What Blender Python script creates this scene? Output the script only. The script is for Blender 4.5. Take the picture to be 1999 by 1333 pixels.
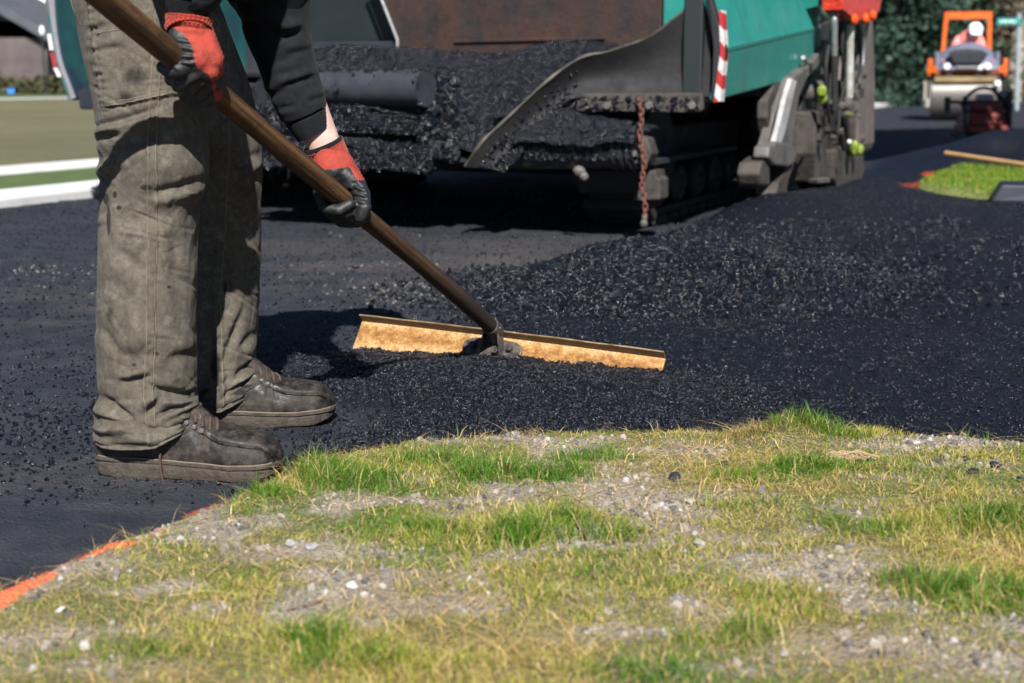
import bpy, bmesh, math, random
import numpy as np
from mathutils import Vector, Matrix, Euler

random.seed(7)
RNG = np.random.default_rng(11)
R = math.radians
for _o in list(bpy.data.objects):
    bpy.data.objects.remove(_o)
SC = bpy.context.scene
COL = SC.collection

# ------------------------------------------------------------------ camera
CAM_H, PITCH, FPX = 0.66, R(10.5), 2776.0
CP, SP = math.cos(PITCH), math.sin(PITCH)
cd = bpy.data.cameras.new('camera')
cd.sensor_width = 36.0
cd.lens = 50.0
cd.clip_start, cd.clip_end = 0.05, 2000.0
cd.dof.use_dof = True
cd.dof.focus_distance = 2.75
cd.dof.aperture_fstop = 4.8
cam = bpy.data.objects.new('camera', cd)
cam.location = (0, 0, CAM_H)
cam.rotation_euler = (R(90) - PITCH, 0, 0)
COL.objects.link(cam)
SC.camera = cam

# ------------------------------------------------------------------ world, sun, exposure
SUN_EL = R(41.0)
SUN_AZ = (0.10, -1.0)                      # horizontal direction towards the sun
world = bpy.data.worlds.new('World')
SC.world = world
world.use_nodes = True
wn = world.node_tree
bg = wn.nodes['Background']
sky = wn.nodes.new('ShaderNodeTexSky')
sky.sky_type = 'NISHITA'
sky.sun_disc = False
sky.sun_elevation = SUN_EL
sky.sun_rotation = math.atan2(SUN_AZ[0], SUN_AZ[1])
sky.air_density = 0.45
sky.dust_density = 0.3
sky.ozone_density = 3.0
wn.links.new(sky.outputs[0], bg.inputs[0])
bg.inputs[1].default_value = 0.05
ld = bpy.data.lights.new('sun', 'SUN')
ld.energy = 5.0
ld.angle = R(0.53)
ld.color = (1.0, 0.96, 0.91)
sun = bpy.data.objects.new('sun', ld)
_h = Vector((SUN_AZ[0], SUN_AZ[1], 0)).normalized() * math.cos(SUN_EL)
SUN_DIR = Vector((_h.x, _h.y, math.sin(SUN_EL)))
sun.rotation_euler = SUN_DIR.to_track_quat('Z', 'Y').to_euler()
sun.location = (0, -5, 8)
COL.objects.link(sun)
vs = SC.view_settings
vs.view_transform = 'Standard'
vs.look = 'None'
vs.exposure = 0.9
vs.gamma = 1.0
vs.use_curve_mapping = False

# ------------------------------------------------------------------ helpers
def ray(x, y):
    u = (x - 999.5) / FPX
    v = (666.5 - y) / FPX
    return Vector((u, CP + v * SP, -SP + v * CP))
def at(x, y, Y):
    """Point at depth Y that the photograph shows at pixel x, y."""
    r = ray(x, y)
    t = Y / r.y
    return Vector((r.x * t, Y, CAM_H + r.z * t))
def on_ground(x, y, z=0.0):
    r = ray(x, y)
    t = (z - CAM_H) / r.z
    return Vector((r.x * t, r.y * t, z))
def px_of(P):
    """Photo pixels of an array of points (n,3)."""
    z = P[..., 2] - CAM_H
    d = P[..., 1] * CP - z * SP
    return 999.5 + FPX * P[..., 0] / d, 666.5 - FPX * (P[..., 1] * SP + z * CP) / d

def _hash(ix, iy, iz, seed):
    h = (ix.astype(np.int64) * 374761393 + iy.astype(np.int64) * 668265263 + iz.astype(np.int64) * 2147483647 + seed * 974634777)
    h = (h ^ (h >> 13)) * 1274126177
    h = h ^ (h >> 16)
    return (h & 0xffff) / 65535.0
def vnoise(x, y, z=None, seed=0):
    x = np.asarray(x, float); y = np.asarray(y, float)
    z = np.zeros_like(x) if z is None else np.asarray(z, float)
    x0, y0, z0 = np.floor(x), np.floor(y), np.floor(z)
    fx, fy, fz = x - x0, y - y0, z - z0
    fx = fx * fx * (3 - 2 * fx); fy = fy * fy * (3 - 2 * fy); fz = fz * fz * (3 - 2 * fz)
    def c(a, b, d): return _hash(x0 + a, y0 + b, z0 + d, seed)
    l0 = (c(0,0,0) * (1-fx) + c(1,0,0) * fx) * (1-fy) + (c(0,1,0) * (1-fx) + c(1,1,0) * fx) * fy
    l1 = (c(0,0,1) * (1-fx) + c(1,0,1) * fx) * (1-fy) + (c(0,1,1) * (1-fx) + c(1,1,1) * fx) * fy
    return (l0 * (1-fz) + l1 * fz) * 2 - 1
def fbm(x, y, z=None, o=4, seed=0):
    s, a, t = 0.0, 1.0, 0.0
    for k in range(o):
        f = 2.0 ** k
        s = s + a * vnoise(np.asarray(x) * f, np.asarray(y) * f, None if z is None else np.asarray(z) * f, seed + k * 17)
        t += a
        a *= 0.5
    return s / t
def sstep(a, b, x):
    t = np.clip((x - a) / (b - a), 0, 1)
    return t * t * (3 - 2 * t)

def link(o, parent=None):
    COL.objects.link(o)
    if parent is not None:
        o.parent = parent
    return o
def empty(name, loc=(0, 0, 0), rz=0.0):
    o = bpy.data.objects.new(name, None)
    o.location = loc
    o.rotation_euler = (0, 0, rz)
    o.empty_display_size = 0.1
    return link(o)
def tag(o, label=None, cat=None, group=None, kind=None):
    if label: o['label'] = label
    if cat: o['category'] = cat
    if group: o['group'] = group
    if kind: o['kind'] = kind
    return o
def from_np(name, V, F, mat, parent=None, smooth=False, sharp=None):
    me = bpy.data.meshes.new(name)
    V = np.asarray(V, np.float32)
    if isinstance(F, np.ndarray):
        n, k = F.shape
        me.vertices.add(len(V)); me.vertices.foreach_set('co', V.ravel())
        me.loops.add(n * k); me.loops.foreach_set('vertex_index', F.astype(np.int32).ravel())
        me.polygons.add(n)
        me.polygons.foreach_set('loop_start', np.arange(0, n * k, k, dtype=np.int32))
        me.polygons.foreach_set('loop_total', np.full(n, k, np.int32))
        me.update(calc_edges=True)
    else:
        me.from_pydata([tuple(v) for v in V], [], [tuple(f) for f in F])
    if smooth:
        me.polygons.foreach_set('use_smooth', np.ones(len(me.polygons), bool))
        if sharp: me.set_sharp_from_angle(angle=R(sharp))
    me.update()
    if mat: me.materials.append(mat)
    o = bpy.data.objects.new(name, me)
    return link(o, parent)
def attr_float(o, name, vals):
    a = o.data.attributes.new(name, 'FLOAT', 'POINT')
    a.data.foreach_set('value', np.asarray(vals, np.float32).ravel())
def attr_col(o, name, vals):
    a = o.data.attributes.new(name, 'FLOAT_COLOR', 'POINT')
    v = np.ones((len(vals), 4), np.float32); v[:, :3] = vals
    a.data.foreach_set('color', v.ravel())
def bevel(o, w=0.006, seg=2):
    m = o.modifiers.new('bevel', 'BEVEL')
    m.width = w; m.segments = seg; m.limit_method = 'ANGLE'; m.angle_limit = R(35)
    return o

class MB:
    """Collects shapes; build() links them as one mesh object."""
    def __init__(s): s.v = []; s.f = []
    def add(s, V, F):
        k = len(s.v)
        s.v += [tuple(p) for p in V]
        s.f += [tuple(i + k for i in f) for f in F]
        return s
    def box(s, c, d, rot=None):
        c = Vector(c); M = Euler(rot).to_matrix() if rot else Matrix.Identity(3)
        P = [c + M @ Vector((x * d[0] / 2, y * d[1] / 2, z * d[2] / 2)) for x, y, z in
             ((-1,-1,-1),(1,-1,-1),(1,1,-1),(-1,1,-1),(-1,-1,1),(1,-1,1),(1,1,1),(-1,1,1))]
        return s.add(P, [(0,3,2,1),(4,5,6,7),(0,1,5,4),(1,2,6,5),(2,3,7,6),(3,0,4,7)])
    def hexa(s, P):
        """Eight points: bottom loop of four, top loop of four."""
        return s.add(P, [(0,3,2,1),(4,5,6,7),(0,1,5,4),(1,2,6,5),(2,3,7,6),(3,0,4,7)])
    def prism(s, poly, off):
        """Polygon of 3-D points swept by vector off."""
        n = len(poly); off = Vector(off); A = [Vector(p) for p in poly]
        return s.add(A + [p + off for p in A], [tuple(range(n))[::-1], tuple(range(n, 2 * n))] +
                     [(i, (i + 1) % n, n + (i + 1) % n, n + i) for i in range(n)])
    def tube(s, path, r, n=12, cap=True):
        path = [Vector(p) for p in path]
        rs = r if isinstance(r, (list, tuple)) else [r] * len(path)
        V, Fc = [], []
        prev = None
        for i, p in enumerate(path):
            t = (path[min(i + 1, len(path) - 1)] - path[max(i - 1, 0)]).normalized()
            a = prev if prev is not None else (Vector((0, 0, 1)) if abs(t.z) < .9 else Vector((1, 0, 0)))
            e1 = (a - t * a.dot(t)).normalized(); e2 = t.cross(e1); prev = e1
            for k in range(n):
                q = 2 * math.pi * k / n
                V.append(p + (e1 * math.cos(q) + e2 * math.sin(q)) * rs[i])
        m = len(path)
        for i in range(m - 1):
            for k in range(n):
                Fc.append((i*n+k, i*n+(k+1) % n, (i+1)*n+(k+1) % n, (i+1)*n+k))
        if cap:
            Fc.append(tuple(range(n))[::-1]); Fc.append(tuple(range((m-1)*n, m*n)))
        return s.add(V, Fc)
    def ball(s, c, r, nu=12, nv=8, rot=None):
        r = (r, r, r) if not isinstance(r, (tuple, list)) else r
        M = Euler(rot).to_matrix() if rot else Matrix.Identity(3)
        c = Vector(c); V = [c + M @ Vector((0, 0, r[2]))]
        for j in range(1, nv):
            a = math.pi * j / nv
            for k in range(nu):
                b = 2 * math.pi * k / nu
                V.append(c + M @ Vector((r[0]*math.sin(a)*math.cos(b), r[1]*math.sin(a)*math.sin(b), r[2]*math.cos(a))))
        V.append(c + M @ Vector((0, 0, -r[2])))
        Fc = [(0, 1 + k, 1 + (k + 1) % nu) for k in range(nu)]
        for j in range(nv - 2):
            for k in range(nu):
                Fc.append((1+j*nu+k, 1+(j+1)*nu+k, 1+(j+1)*nu+(k+1) % nu, 1+j*nu+(k+1) % nu))
        L = len(V) - 1
        Fc += [(L, 1 + (nv-2)*nu + (k+1) % nu, 1 + (nv-2)*nu + k) for k in range(nu)]
        return s.add(V, Fc)
    def capsule(s, a, b, ra, rb, n=14):
        a, b = Vector(a), Vector(b); t = (b - a).normalized()
        path, rs = [], []
        for k in range(5):
            q = math.pi / 2 * k / 5
            path.append(a - t * ra * math.cos(q)); rs.append(max(ra * math.sin(q), ra * .04))
        path.append(a); rs.append(ra); path.append(b); rs.append(rb)
        for k in range(1, 6):
            q = math.pi / 2 * k / 5
            path.append(b + t * rb * math.sin(q)); rs.append(max(rb * math.cos(q), rb * .04))
        return s.tube(path, rs, n)
    def lathe(s, prof, c, axis='z', n=24):
        """prof: (radius, height) pairs round an axis through c."""
        V, Fc = [], []
        for r_, h in prof:
            for k in range(n):
                q = 2 * math.pi * k / n
                a, b = r_ * math.cos(q), r_ * math.sin(q)
                p = {'z': (a, b, h), 'x': (h, a, b), 'y': (a, h, b)}[axis]
                V.append(Vector(c) + Vector(p))
        m = len(prof)
        for i in range(m - 1):
            for k in range(n):
                Fc.append((i*n+k, i*n+(k+1) % n, (i+1)*n+(k+1) % n, (i+1)*n+k))
        Fc.append(tuple(range(n))[::-1]); Fc.append(tuple(range((m-1)*n, m*n)))
        return s.add(V, Fc)
    def build(s, name, mat, parent=None, smooth=None, bev=None):
        o = from_np(name, np.array([tuple(v) for v in s.v]), s.f, mat, parent, smooth is not None, smooth)
        bm = bmesh.new(); bm.from_mesh(o.data); bmesh.ops.recalc_face_normals(bm, faces=bm.faces[:]); bm.to_mesh(o.data); bm.free()
        if smooth is not None:
            o.data.polygons.foreach_set('use_smooth', np.ones(len(o.data.polygons), bool))
            if smooth: o.data.set_sharp_from_angle(angle=R(smooth))
        if bev: bevel(o, bev)
        return o
def remeshed(o, voxel, smooth_it=4, fac=0.5):
    """Turns overlapping shapes into one continuous skin."""
    m = o.modifiers.new('r', 'REMESH'); m.mode = 'VOXEL'; m.voxel_size = voxel; m.use_smooth_shade = True
    k = o.modifiers.new('s', 'SMOOTH'); k.factor = fac; k.iterations = smooth_it
    dg = bpy.context.evaluated_depsgraph_get()
    me = bpy.data.meshes.new_from_object(o.evaluated_get(dg))
    old = o.data
    o.modifiers.clear(); o.data = me
    if not me.materials and old.materials: me.materials.append(old.materials[0])
    me.polygons.foreach_set('use_smooth', np.ones(len(me.polygons), bool))
    return o
def copy_tree(o, parent=None):
    c = o.copy(); COL.objects.link(c); c.parent = parent
    for ch in list(o.children): copy_tree(ch, c)
    return c

# ------------------------------------------------------------------ materials
class NT:
    def __init__(s, name):
        s.m = bpy.data.materials.new(name); s.m.use_nodes = True
        s.t = s.m.node_tree; s.b = s.t.nodes['Principled BSDF']; s.tc = s.n('ShaderNodeTexCoord')
    def n(s, typ, **kw):
        x = s.t.nodes.new(typ)
        for k, v in kw.items(): setattr(x, k, v)
        return x
    def l(s, a, b): s.t.links.new(a, b)
    def noise(s, scale, detail=4, rough=.55, vec=None, dist=0.0, stretch=None):
        x = s.n('ShaderNodeTexNoise'); x.inputs['Scale'].default_value = scale
        x.inputs['Detail'].default_value = detail; x.inputs['Roughness'].default_value = rough
        x.inputs['Distortion'].default_value = dist
        v = vec or s.tc.outputs['Object']
        if stretch:
            mp = s.n('ShaderNodeMapping'); mp.inputs['Scale'].default_value = stretch; s.l(v, mp.inputs[0]); v = mp.outputs[0]
        s.l(v, x.inputs['Vector']); return x.outputs['Fac']
    def voro(s, scale, feature='F1', vec=None, out='Distance', rnd=1.0):
        x = s.n('ShaderNodeTexVoronoi', feature=feature); x.inputs['Scale'].default_value = scale
        x.inputs['Randomness'].default_value = rnd
        s.l(vec or s.tc.outputs['Object'], x.inputs['Vector']); return x.outputs[out]
    def ramp(s, fac, stops, interp='LINEAR'):
        x = s.n('ShaderNodeValToRGB'); e = x.color_ramp.elements; x.color_ramp.interpolation = interp
        while len(e) < len(stops): e.new(0.5)
        for k, (p, c) in enumerate(stops):
            e[k].position = p; c = (c, c, c) if isinstance(c, (int, float)) else c; e[k].color = (*c, 1)
        s.l(fac, x.inputs[0]); return x.outputs[0]
    def mix(s, fac, a, b, mode='MIX'):
        x = s.n('ShaderNodeMix', data_type='RGBA', blend_type=mode)
        for sock, v in ((x.inputs['Factor'], fac), (x.inputs['A'], a), (x.inputs['B'], b)):
            if isinstance(v, bpy.types.NodeSocket): s.l(v, sock)
            elif isinstance(v, (int, float)): sock.default_value = v if sock.name == 'Factor' else (v, v, v, 1)
            else: sock.default_value = (*v, 1)
        return x.outputs['Result']
    def math(s, op, a, b=0.0, c=None):
        x = s.n('ShaderNodeMath', operation=op)
        for k, v in enumerate((a, b) if c is None else (a, b, c)):
            if isinstance(v, bpy.types.NodeSocket): s.l(v, x.inputs[k])
            else: x.inputs[k].default_value = v
        return x.outputs[0]
    def attr(s, name, out='Fac'):
        x = s.n('ShaderNodeAttribute'); x.attribute_name = name; return x.outputs[out]
    def bump(s, h, strength=.5, dist=.002, prev=None):
        x = s.n('ShaderNodeBump'); x.inputs['Strength'].default_value = strength; x.inputs['Distance'].default_value = dist
        s.l(h, x.inputs['Height'])
        if prev: s.l(prev, x.inputs['Normal'])
        s.l(x.outputs[0], s.b.inputs['Normal']); return x.outputs[0]
    def set(s, **kw):
        for k, v in kw.items():
            i = s.b.inputs[{'col': 'Base Color', 'rough': 'Roughness', 'metal': 'Metallic', 'spec': 'Specular IOR Level',
                            'coat': 'Coat Weight', 'sheen': 'Sheen Weight', 'sub': 'Subsurface Weight'}[k]]
            if isinstance(v, bpy.types.NodeSocket): s.l(v, i)
            elif isinstance(v, (tuple, list)): i.default_value = (*v, 1)
            else: i.default_value = v
        return s.m
def pm(name, c1, c2=None, scale=8, rough=.6, r2=None, metal=0.0, bump=None, spec=.5, lo=.35, hi=.65, stretch=None):
    """Two-tone weathered surface."""
    t = NT(name)
    f = t.ramp(t.noise(scale, 6, .62, stretch=stretch), [(lo, 0.0), (hi, 1.0)])
    t.set(col=t.mix(f, c1, c2 or c1), metal=metal, spec=spec)
    if r2 is not None:
        q = t.n('ShaderNodeMapRange'); q.inputs['To Min'].default_value = rough; q.inputs['To Max'].default_value = r2
        t.l(f, q.inputs[0]); t.set(rough=q.outputs[0])
    else: t.set(rough=rough)
    if bump: t.bump(t.noise(bump[0], 5, .6), bump[1], bump[2])
    return t.m

# ================================================================== THE GROUND
EDGE_X = np.array([-40, -3.0, -1.2, -.90, -.679, -.56, -.467, -.39, -.322, -.2, -.039, .2, .446, .70, .953, 1.5, 2.5, 4, 40])
EDGE_Y = np.array([-40, -1.0, 1.05, 1.45, 1.796, 2.03, 2.194, 2.36, 2.481, 2.57, 2.632, 2.66, 2.673, 2.66, 2.593, 2.52, 2.35, 2.1, 2.0])
EDGE_X[2:17] *= .945
EDGE_Y[2:17] *= .945
def edge_dist(x, y):
    """Metres inside the near verge (positive on the grass)."""
    return np.interp(x, EDGE_X, EDGE_Y) - y
PV = Vector((math.sin(R(23)), math.cos(R(23)), 0))       # direction of the street and of the paver
PU = Vector((math.cos(R(23)), -math.sin(R(23)), 0))
PO = Vector((.82, 5.82, 0))                              # the paver's front right corner on the ground
def seg_d(x, y, a, b):
    dx, dy = b[0] - a[0], b[1] - a[1]
    t = np.clip(((x - a[0]) * dx + (y - a[1]) * dy) / (dx * dx + dy * dy), 0, 1)
    return np.hypot(x - a[0] - t * dx, y - a[1] - t * dy), t
MAT_Y = np.array([1.0, 2.4, 2.8, 3.1, 3.4, 3.7, 4.1, 4.8, 5.3, 6.0, 6.4, 12.0, 60.0])
MAT_X = np.array([.6, -.25, -.35, -.42, -.36, -.16, -.12, .08, .28, .62, .86, 3.25, 23.5])
def fresh_mask(x, y):
    w = x - np.interp(y, MAT_Y, MAT_X) + .12 * fbm(x * 3, y * 3, o=3, seed=5)
    return sstep(-.10, .16, w)
def loose_mask(x, y):
    d1, _ = seg_d(x, y, (-.36, 3.2), (.26, 2.87))        # what the lute drags towards the verge
    a = np.exp(-(d1 / .26) ** 2.6)
    m = np.exp(-(((x - .46) / .66) ** 2 + ((y - 4.35) / .60) ** 2) ** 1.8)
    b = sstep(.0, .5, edge_dist(x, y) + .55) * sstep(.9, .3, x) * sstep(-.5, -.25, x) * .8
    n = fbm(x * 4, y * 4, o=3, seed=9)
    return np.clip(np.maximum(np.maximum(a, m), b) * (1 + .35 * n), 0, 1)
def asphalt_h(x, y):
    f = fresh_mask(x, y)
    z = (.016 + .085 * sstep(3.5, 5.1, y) - .078 * sstep(5.9, 7.8, y)) * sstep(-.10, .42, x - np.interp(y, MAT_Y, MAT_X) + .05 * fbm(x * 3, y * 3, o=2, seed=6)) * sstep(0, .3, f)
    m = np.exp(-(((x - .40) / .46) ** 2 + ((y - 4.38) / .38) ** 2))
    m2 = np.exp(-(((x - .74) / .28) ** 2 + ((y - 4.12) / .24) ** 2))
    z = z + (.085 * m + .065 * m2) * (1 + .22 * fbm(x * 5, y * 5, o=3, seed=2))
    d1, t1 = seg_d(x, y, (-.36, 3.22), (.27, 2.88))
    side = (x - (-.33)) * (-.34) + (y - 3.29) * (-.63)   # positive on the camera's side of the blade
    z = z + .017 * np.exp(-(d1 / .13) ** 2) * np.where(side > -.0, 1, .5) * (.6 + .4 * np.sin(t1 * 3.1))
    # ridge of mix beside the paver's track and the heap behind it
    a = (x - PO.x) * PU.x + (y - PO.y) * PU.y
    b = (x - PO.x) * PV.x + (y - PO.y) * PV.y
    z = z + .07 * sstep(.0, .6, b) * sstep(3.6, 2.6, b) * np.exp(-((a - .10) / .30) ** 2)
    z = z + .26 * np.exp(-(((a - .9) / .9) ** 2 + ((b - 4.9) / .55) ** 2)) * (1 + .2 * fbm(x * 3, y * 3, o=2, seed=3))
    L = loose_mask(x, y)
    z = z + (.0035 + .006 * L) * fbm(x * 16, y * 16, o=4, seed=21) + .003 * fbm(x * 55, y * 55, o=2, seed=4) * (.25 + L)
    z = z + .010 * fbm(x * 1.7, y * 1.7, o=3, seed=30) * (1 - f) * sstep(2.6, 3.4, y) + .0016 * fbm(x * 9, y * 11, o=3, seed=33) * (1 - f) + .0016 * fbm(x * 48, y * 48, o=2, seed=35) * (1 - f)
    return z
HUMP = on_ground(1545, 845, .05)
def verge_h(x, y):
    d = edge_dist(x, y) + .018 * fbm(x * 14, y * 14, o=3, seed=41) + .012 * fbm(x * 50, y * 50, o=2, seed=43)
    z = -.05 + .085 * sstep(-.035, .035, d)
    z = z + .012 * fbm(x * 3.2, y * 3.2, o=3, seed=45) * sstep(0, .15, d) + .006 * fbm(x * 14, y * 14, o=3, seed=47)
    z = z + .030 * np.exp(-(((x - HUMP.x) / .09) ** 2 + ((y - HUMP.y) / .06) ** 2))     # grassy hump on the edge
    return z
def lawn_r_d(x, y):
    """Metres inside the lawn on the right."""
    A, B, C = (2.29, 8.26), (2.62, 6.9), (3.3, 10.4)
    d1 = (x - A[0]) * (B[1] - A[1]) * -1 + (y - A[1]) * (B[0] - A[0])
    d1 = d1 / math.hypot(B[0] - A[0], B[1] - A[1])
    d2 = (x - A[0]) * (C[1] - A[1]) - (y - A[1]) * (C[0] - A[0])
    d2 = d2 / math.hypot(C[0] - A[0], C[1] - A[1])
    return np.minimum(d1, d2)
def lawn_r_h(x, y):
    d = lawn_r_d(x, y) + .04 * fbm(x * 6, y * 6, o=3, seed=61)
    return -.05 + .125 * sstep(-.06, .08, d) + .02 * fbm(x * 2, y * 2, o=3, seed=62) + .12 * sstep(.5, 3, d) * .3

def grid(x0, x1, y0, y1, nx, ny, hf, keep=None):
    xs, ys = np.linspace(x0, x1, nx), np.linspace(y0, y1, ny)
    X, Y = np.meshgrid(xs, ys)
    V = np.stack([X, Y, hf(X, Y)], -1).reshape(-1, 3)
    i = np.arange(nx * ny).reshape(ny, nx)
    F = np.stack([i[:-1, :-1], i[:-1, 1:], i[1:, 1:], i[1:, :-1]], -1).reshape(-1, 4)
    if keep is not None:
        k = keep(V[:, 0], V[:, 1])
        F = F[k[F].any(1)]
        u = np.unique(F); mp = np.zeros(len(V), int); mp[u] = np.arange(len(u))
        V, F = V[u], mp[F]
    return V, F

# ---- materials of the ground
def asphalt_mat():
    t = NT('asphalt_surface')
    fr, lo, pt = t.attr('fresh'), t.attr('loose'), t.attr('paint')
    big = t.noise(1.3, 5, .6)
    mid = t.noise(9, 6, .65)
    fine = t.noise(120, 3, .7)
    old = t.mix(t.ramp(big, [(.35, 0.0), (.62, 1.0)]), (.0075, .0105, .0185), (.0165, .0210, .0325))
    old = t.mix(t.ramp(mid, [(.42, 0.0), (.66, 1.0)]), old, (.030, .034, .045))
    old = t.mix(t.ramp(t.noise(3.1, 7, .75, stretch=(1, 2.6, 1)), [(.50, 0.0), (.66, .65)]), old, (.044, .045, .052))
    old = t.mix(t.ramp(fine, [(.66, 0.0), (.74, .8)]), old, (.11, .105, .105))
    old = t.mix(t.math('MULTIPLY', t.attr('worn'), t.ramp(t.noise(30, 6, .75), [(.38, .25), (.62, 1.0)])), old, (.088, .078, .075))
    new = t.mix(t.ramp(mid, [(.3, 0.0), (.7, 1.0)]), (.0024, .0038, .0085), (.0050, .0075, .0158))
    new = t.mix(t.ramp(t.voro(240, out='Color'), [(.80, 0.0), (.97, .9)]), new, (.05, .056, .072))
    c = t.mix(fr, old, new)
    pf = t.ramp(t.math('MULTIPLY', pt, t.math('ADD', t.noise(60, 4, .7), .45)), [(.30, 0.0), (.62, 1.0)])
    c = t.mix(pf, c, (.42, .06, .02))
    t.set(col=c, spec=.36)
    q = t.n('ShaderNodeMapRange'); q.inputs['To Min'].default_value = .74; q.inputs['To Max'].default_value = .42
    t.l(fr, q.inputs[0]); t.set(rough=q.outputs[0])
    v1, v2 = t.voro(150), t.voro(330)
    h = t.math('ADD', t.math('MULTIPLY', v1, .7), t.math('MULTIPLY', v2, .35))
    h = t.math('ADD', h, t.math('MULTIPLY', t.noise(45, 4, .7), .5))
    t.bump(h, .9, .006)
    return t.m
M_ASPHALT = asphalt_mat()
def soil_mat():
    t = NT('soil_and_fine_gravel')
    mid, fine = t.noise(7, 5, .6), t.noise(160, 4, .7)
    c = t.mix(t.ramp(mid, [(.35, 0.0), (.65, 1.0)]), (.27, .215, .145), (.42, .35, .27))
    c = t.mix(t.ramp(fine, [(.35, 0.0), (.75, 1.0)]), t.mix(.5, c, (.08, .065, .05)), c)
    vc = t.ramp(t.voro(190, out='Color'), [(.0, (.15, .14, .13)), (.5, (.30, .27, .235)), (1.0, (.50, .47, .43))])
    c = t.mix(t.ramp(t.noise(5, 3, .6), [(.42, 0.1), (.62, .8)]), c, vc)
    gr = t.attr('green')
    c = t.mix(t.math('MULTIPLY', gr, .75), c, t.mix(fine, (.035, .05, .012), (.14, .14, .045)))
    pf = t.ramp(t.math('MULTIPLY', t.attr('paint'), t.math('ADD', t.noise(70, 4, .7), .5)), [(.22, 0.0), (.42, 1.0)])
    c = t.mix(pf, c, t.mix(fine, (.66, .10, .035), (.80, .24, .13)))
    t.set(col=c, rough=.92, spec=.2)
    t.bump(t.math('ADD', t.voro(190), t.noise(60, 5, .7)), .8, .006)
    return t.m
M_SOIL = soil_mat()
def turf_mat():
    t = NT('mown_turf')
    a, b, c_ = t.noise(.35, 5, .6), t.noise(4, 5, .65), t.noise(60, 3, .7)
    c = t.mix(t.ramp(a, [(.38, 0.0), (.6, 1.0)]), (.165, .15, .095), (.225, .20, .13))
    c = t.mix(t.ramp(b, [(.35, 0.0), (.7, .6)]), c, (.12, .135, .065))
    c = t.mix(t.ramp(c_, [(.3, .5), (.7, 0.0)]), c, (.045, .05, .02))
    t.set(col=c, rough=.95, spec=.15)
    t.bump(t.noise(45, 4, .7), 1.0, .02)
    return t.m
M_TURF = turf_mat()

# ---- the sheet that reaches the horizon
V, F = grid(-400, 400, -30, 700, 41, 41, lambda x, y: -0.10 + 0 * x)
tag(from_np('ground', V, F, M_TURF), kind='structure')
# ---- lawn across the street on the left
def strip(name, mat, s0, s1, t0, t1, z0, z1, bev=None, org=Vector((-2.63, 7.30, 0))):
    """Band along the street: s across (metres to the left of the kerb face), t along."""
    L = -PU
    q = lambda s, t, z: org + L * s + PV * t + Vector((0, 0, z))
    mb = MB(); n = 24
    for i in range(n):
        ta, tb = t0 + (t1 - t0) * i / n, t0 + (t1 - t0) * (i + 1) / n
        k = len(mb.v)
        mb.v += [tuple(q(s, t, z)) for t in (ta, tb) for s, z in ((s0, z0), (s0, z1), (s1, z1), (s1, z0))]
        mb.f += [(k+1, k+2, k+6, k+5), (k, k+1, k+5, k+4), (k+2, k+3, k+7, k+6)]
        if i == 0: mb.f.append((k, k+3, k+2, k+1))
        if i == n - 1: mb.f.append((k+4, k+5, k+6, k+7))
    o = mb.build(name, mat)
    if bev: bevel(o, bev)
    return o
M_CONC = pm('pale_concrete', (.50, .50, .50), (.60, .60, .60), 5, .85, bump=(60, .4, .004))
M_TURF_GREEN = pm('green_verge_turf', (.055, .10, .022), (.095, .135, .04), 9, .95, bump=(50, 1.0, .02))
o = strip('lawn', M_TURF, 2.05, 25.2, -14, 120, -.3, .025); tag(o, kind='structure')
o = strip('far_lawn', M_TURF_GREEN, 25.9, 110, -40, 160, -.3, .03); tag(o, kind='structure')
o = strip('planting_strip', M_TURF_GREEN, .42, 1.48, -14, 120, -.3, .03); tag(o, kind='structure')
o = strip('kerb', M_CONC, 0.0, .42, -14, 120, -.3, .055, .015); tag(o, kind='structure')
o = strip('pavement', M_CONC, 1.48, 2.05, -14, 120, -.3, .045, .01); tag(o, kind='structure')
o = strip('far_path', M_CONC, 25.2, 25.9, -40, 160, -.3, .06); tag(o, kind='structure')
o = strip('street', M_ASPHALT, -7.5, 0.0, -16, 130, -.3, -.028); tag(o, kind='structure')

# ---- the asphalt near the camera: old tack-coated base, fresh mat, loose mix
ys = [1.0]
while ys[-1] < 13.5: ys.append(ys[-1] + max(.0075, .0040 * ys[-1]))
ys = np.array(ys); xs = np.linspace(-3.3, 4.8, 640)
X, Y = np.meshgrid(xs, ys)
Z = asphalt_h(X, Y)
V = np.stack([X, Y, Z], -1).reshape(-1, 3)
i = np.arange(X.size).reshape(X.shape)
F = np.stack([i[:-1, :-1], i[:-1, 1:], i[1:, 1:], i[1:, :-1]], -1).reshape(-1, 4)
sd = -((V[:, 0] + 2.63) * PU.x + (V[:, 1] - 7.3) * PU.y)
ok = (sd < .02) & (np.abs(V[:, 0]) < .42 * V[:, 1] + .9) & (edge_dist(V[:, 0], V[:, 1]) < .35) & (lawn_r_d(V[:, 0], V[:, 1]) < .5)
F = F[ok[F].all(1)]
u = np.unique(F); mp = np.zeros(len(V), int); mp[u] = np.arange(len(u)); V, F = V[u], mp[F]
road = from_np('road', V, F, M_ASPHALT, smooth=True)
tag(road, kind='structure')
attr_float(road, 'fresh', fresh_mask(V[:, 0], V[:, 1]))
attr_float(road, 'worn', np.clip(np.exp(-(((V[:, 0] + .25) / 1.0) ** 2 + ((V[:, 1] - 5.2) / .95) ** 2) ** 1.6) * (.55 + .9 * fbm(V[:, 0] * 2.2, V[:, 1] * 5, o=4, seed=73)) + .35 * sstep(.1, .5, fbm(V[:, 0] * 1.3 + 5, V[:, 1] * 3, o=3, seed=74)), 0, 1))
attr_float(road, 'loose', loose_mask(V[:, 0], V[:, 1]))
_e = edge_dist(V[:, 0], V[:, 1])
_plX = 0
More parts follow.
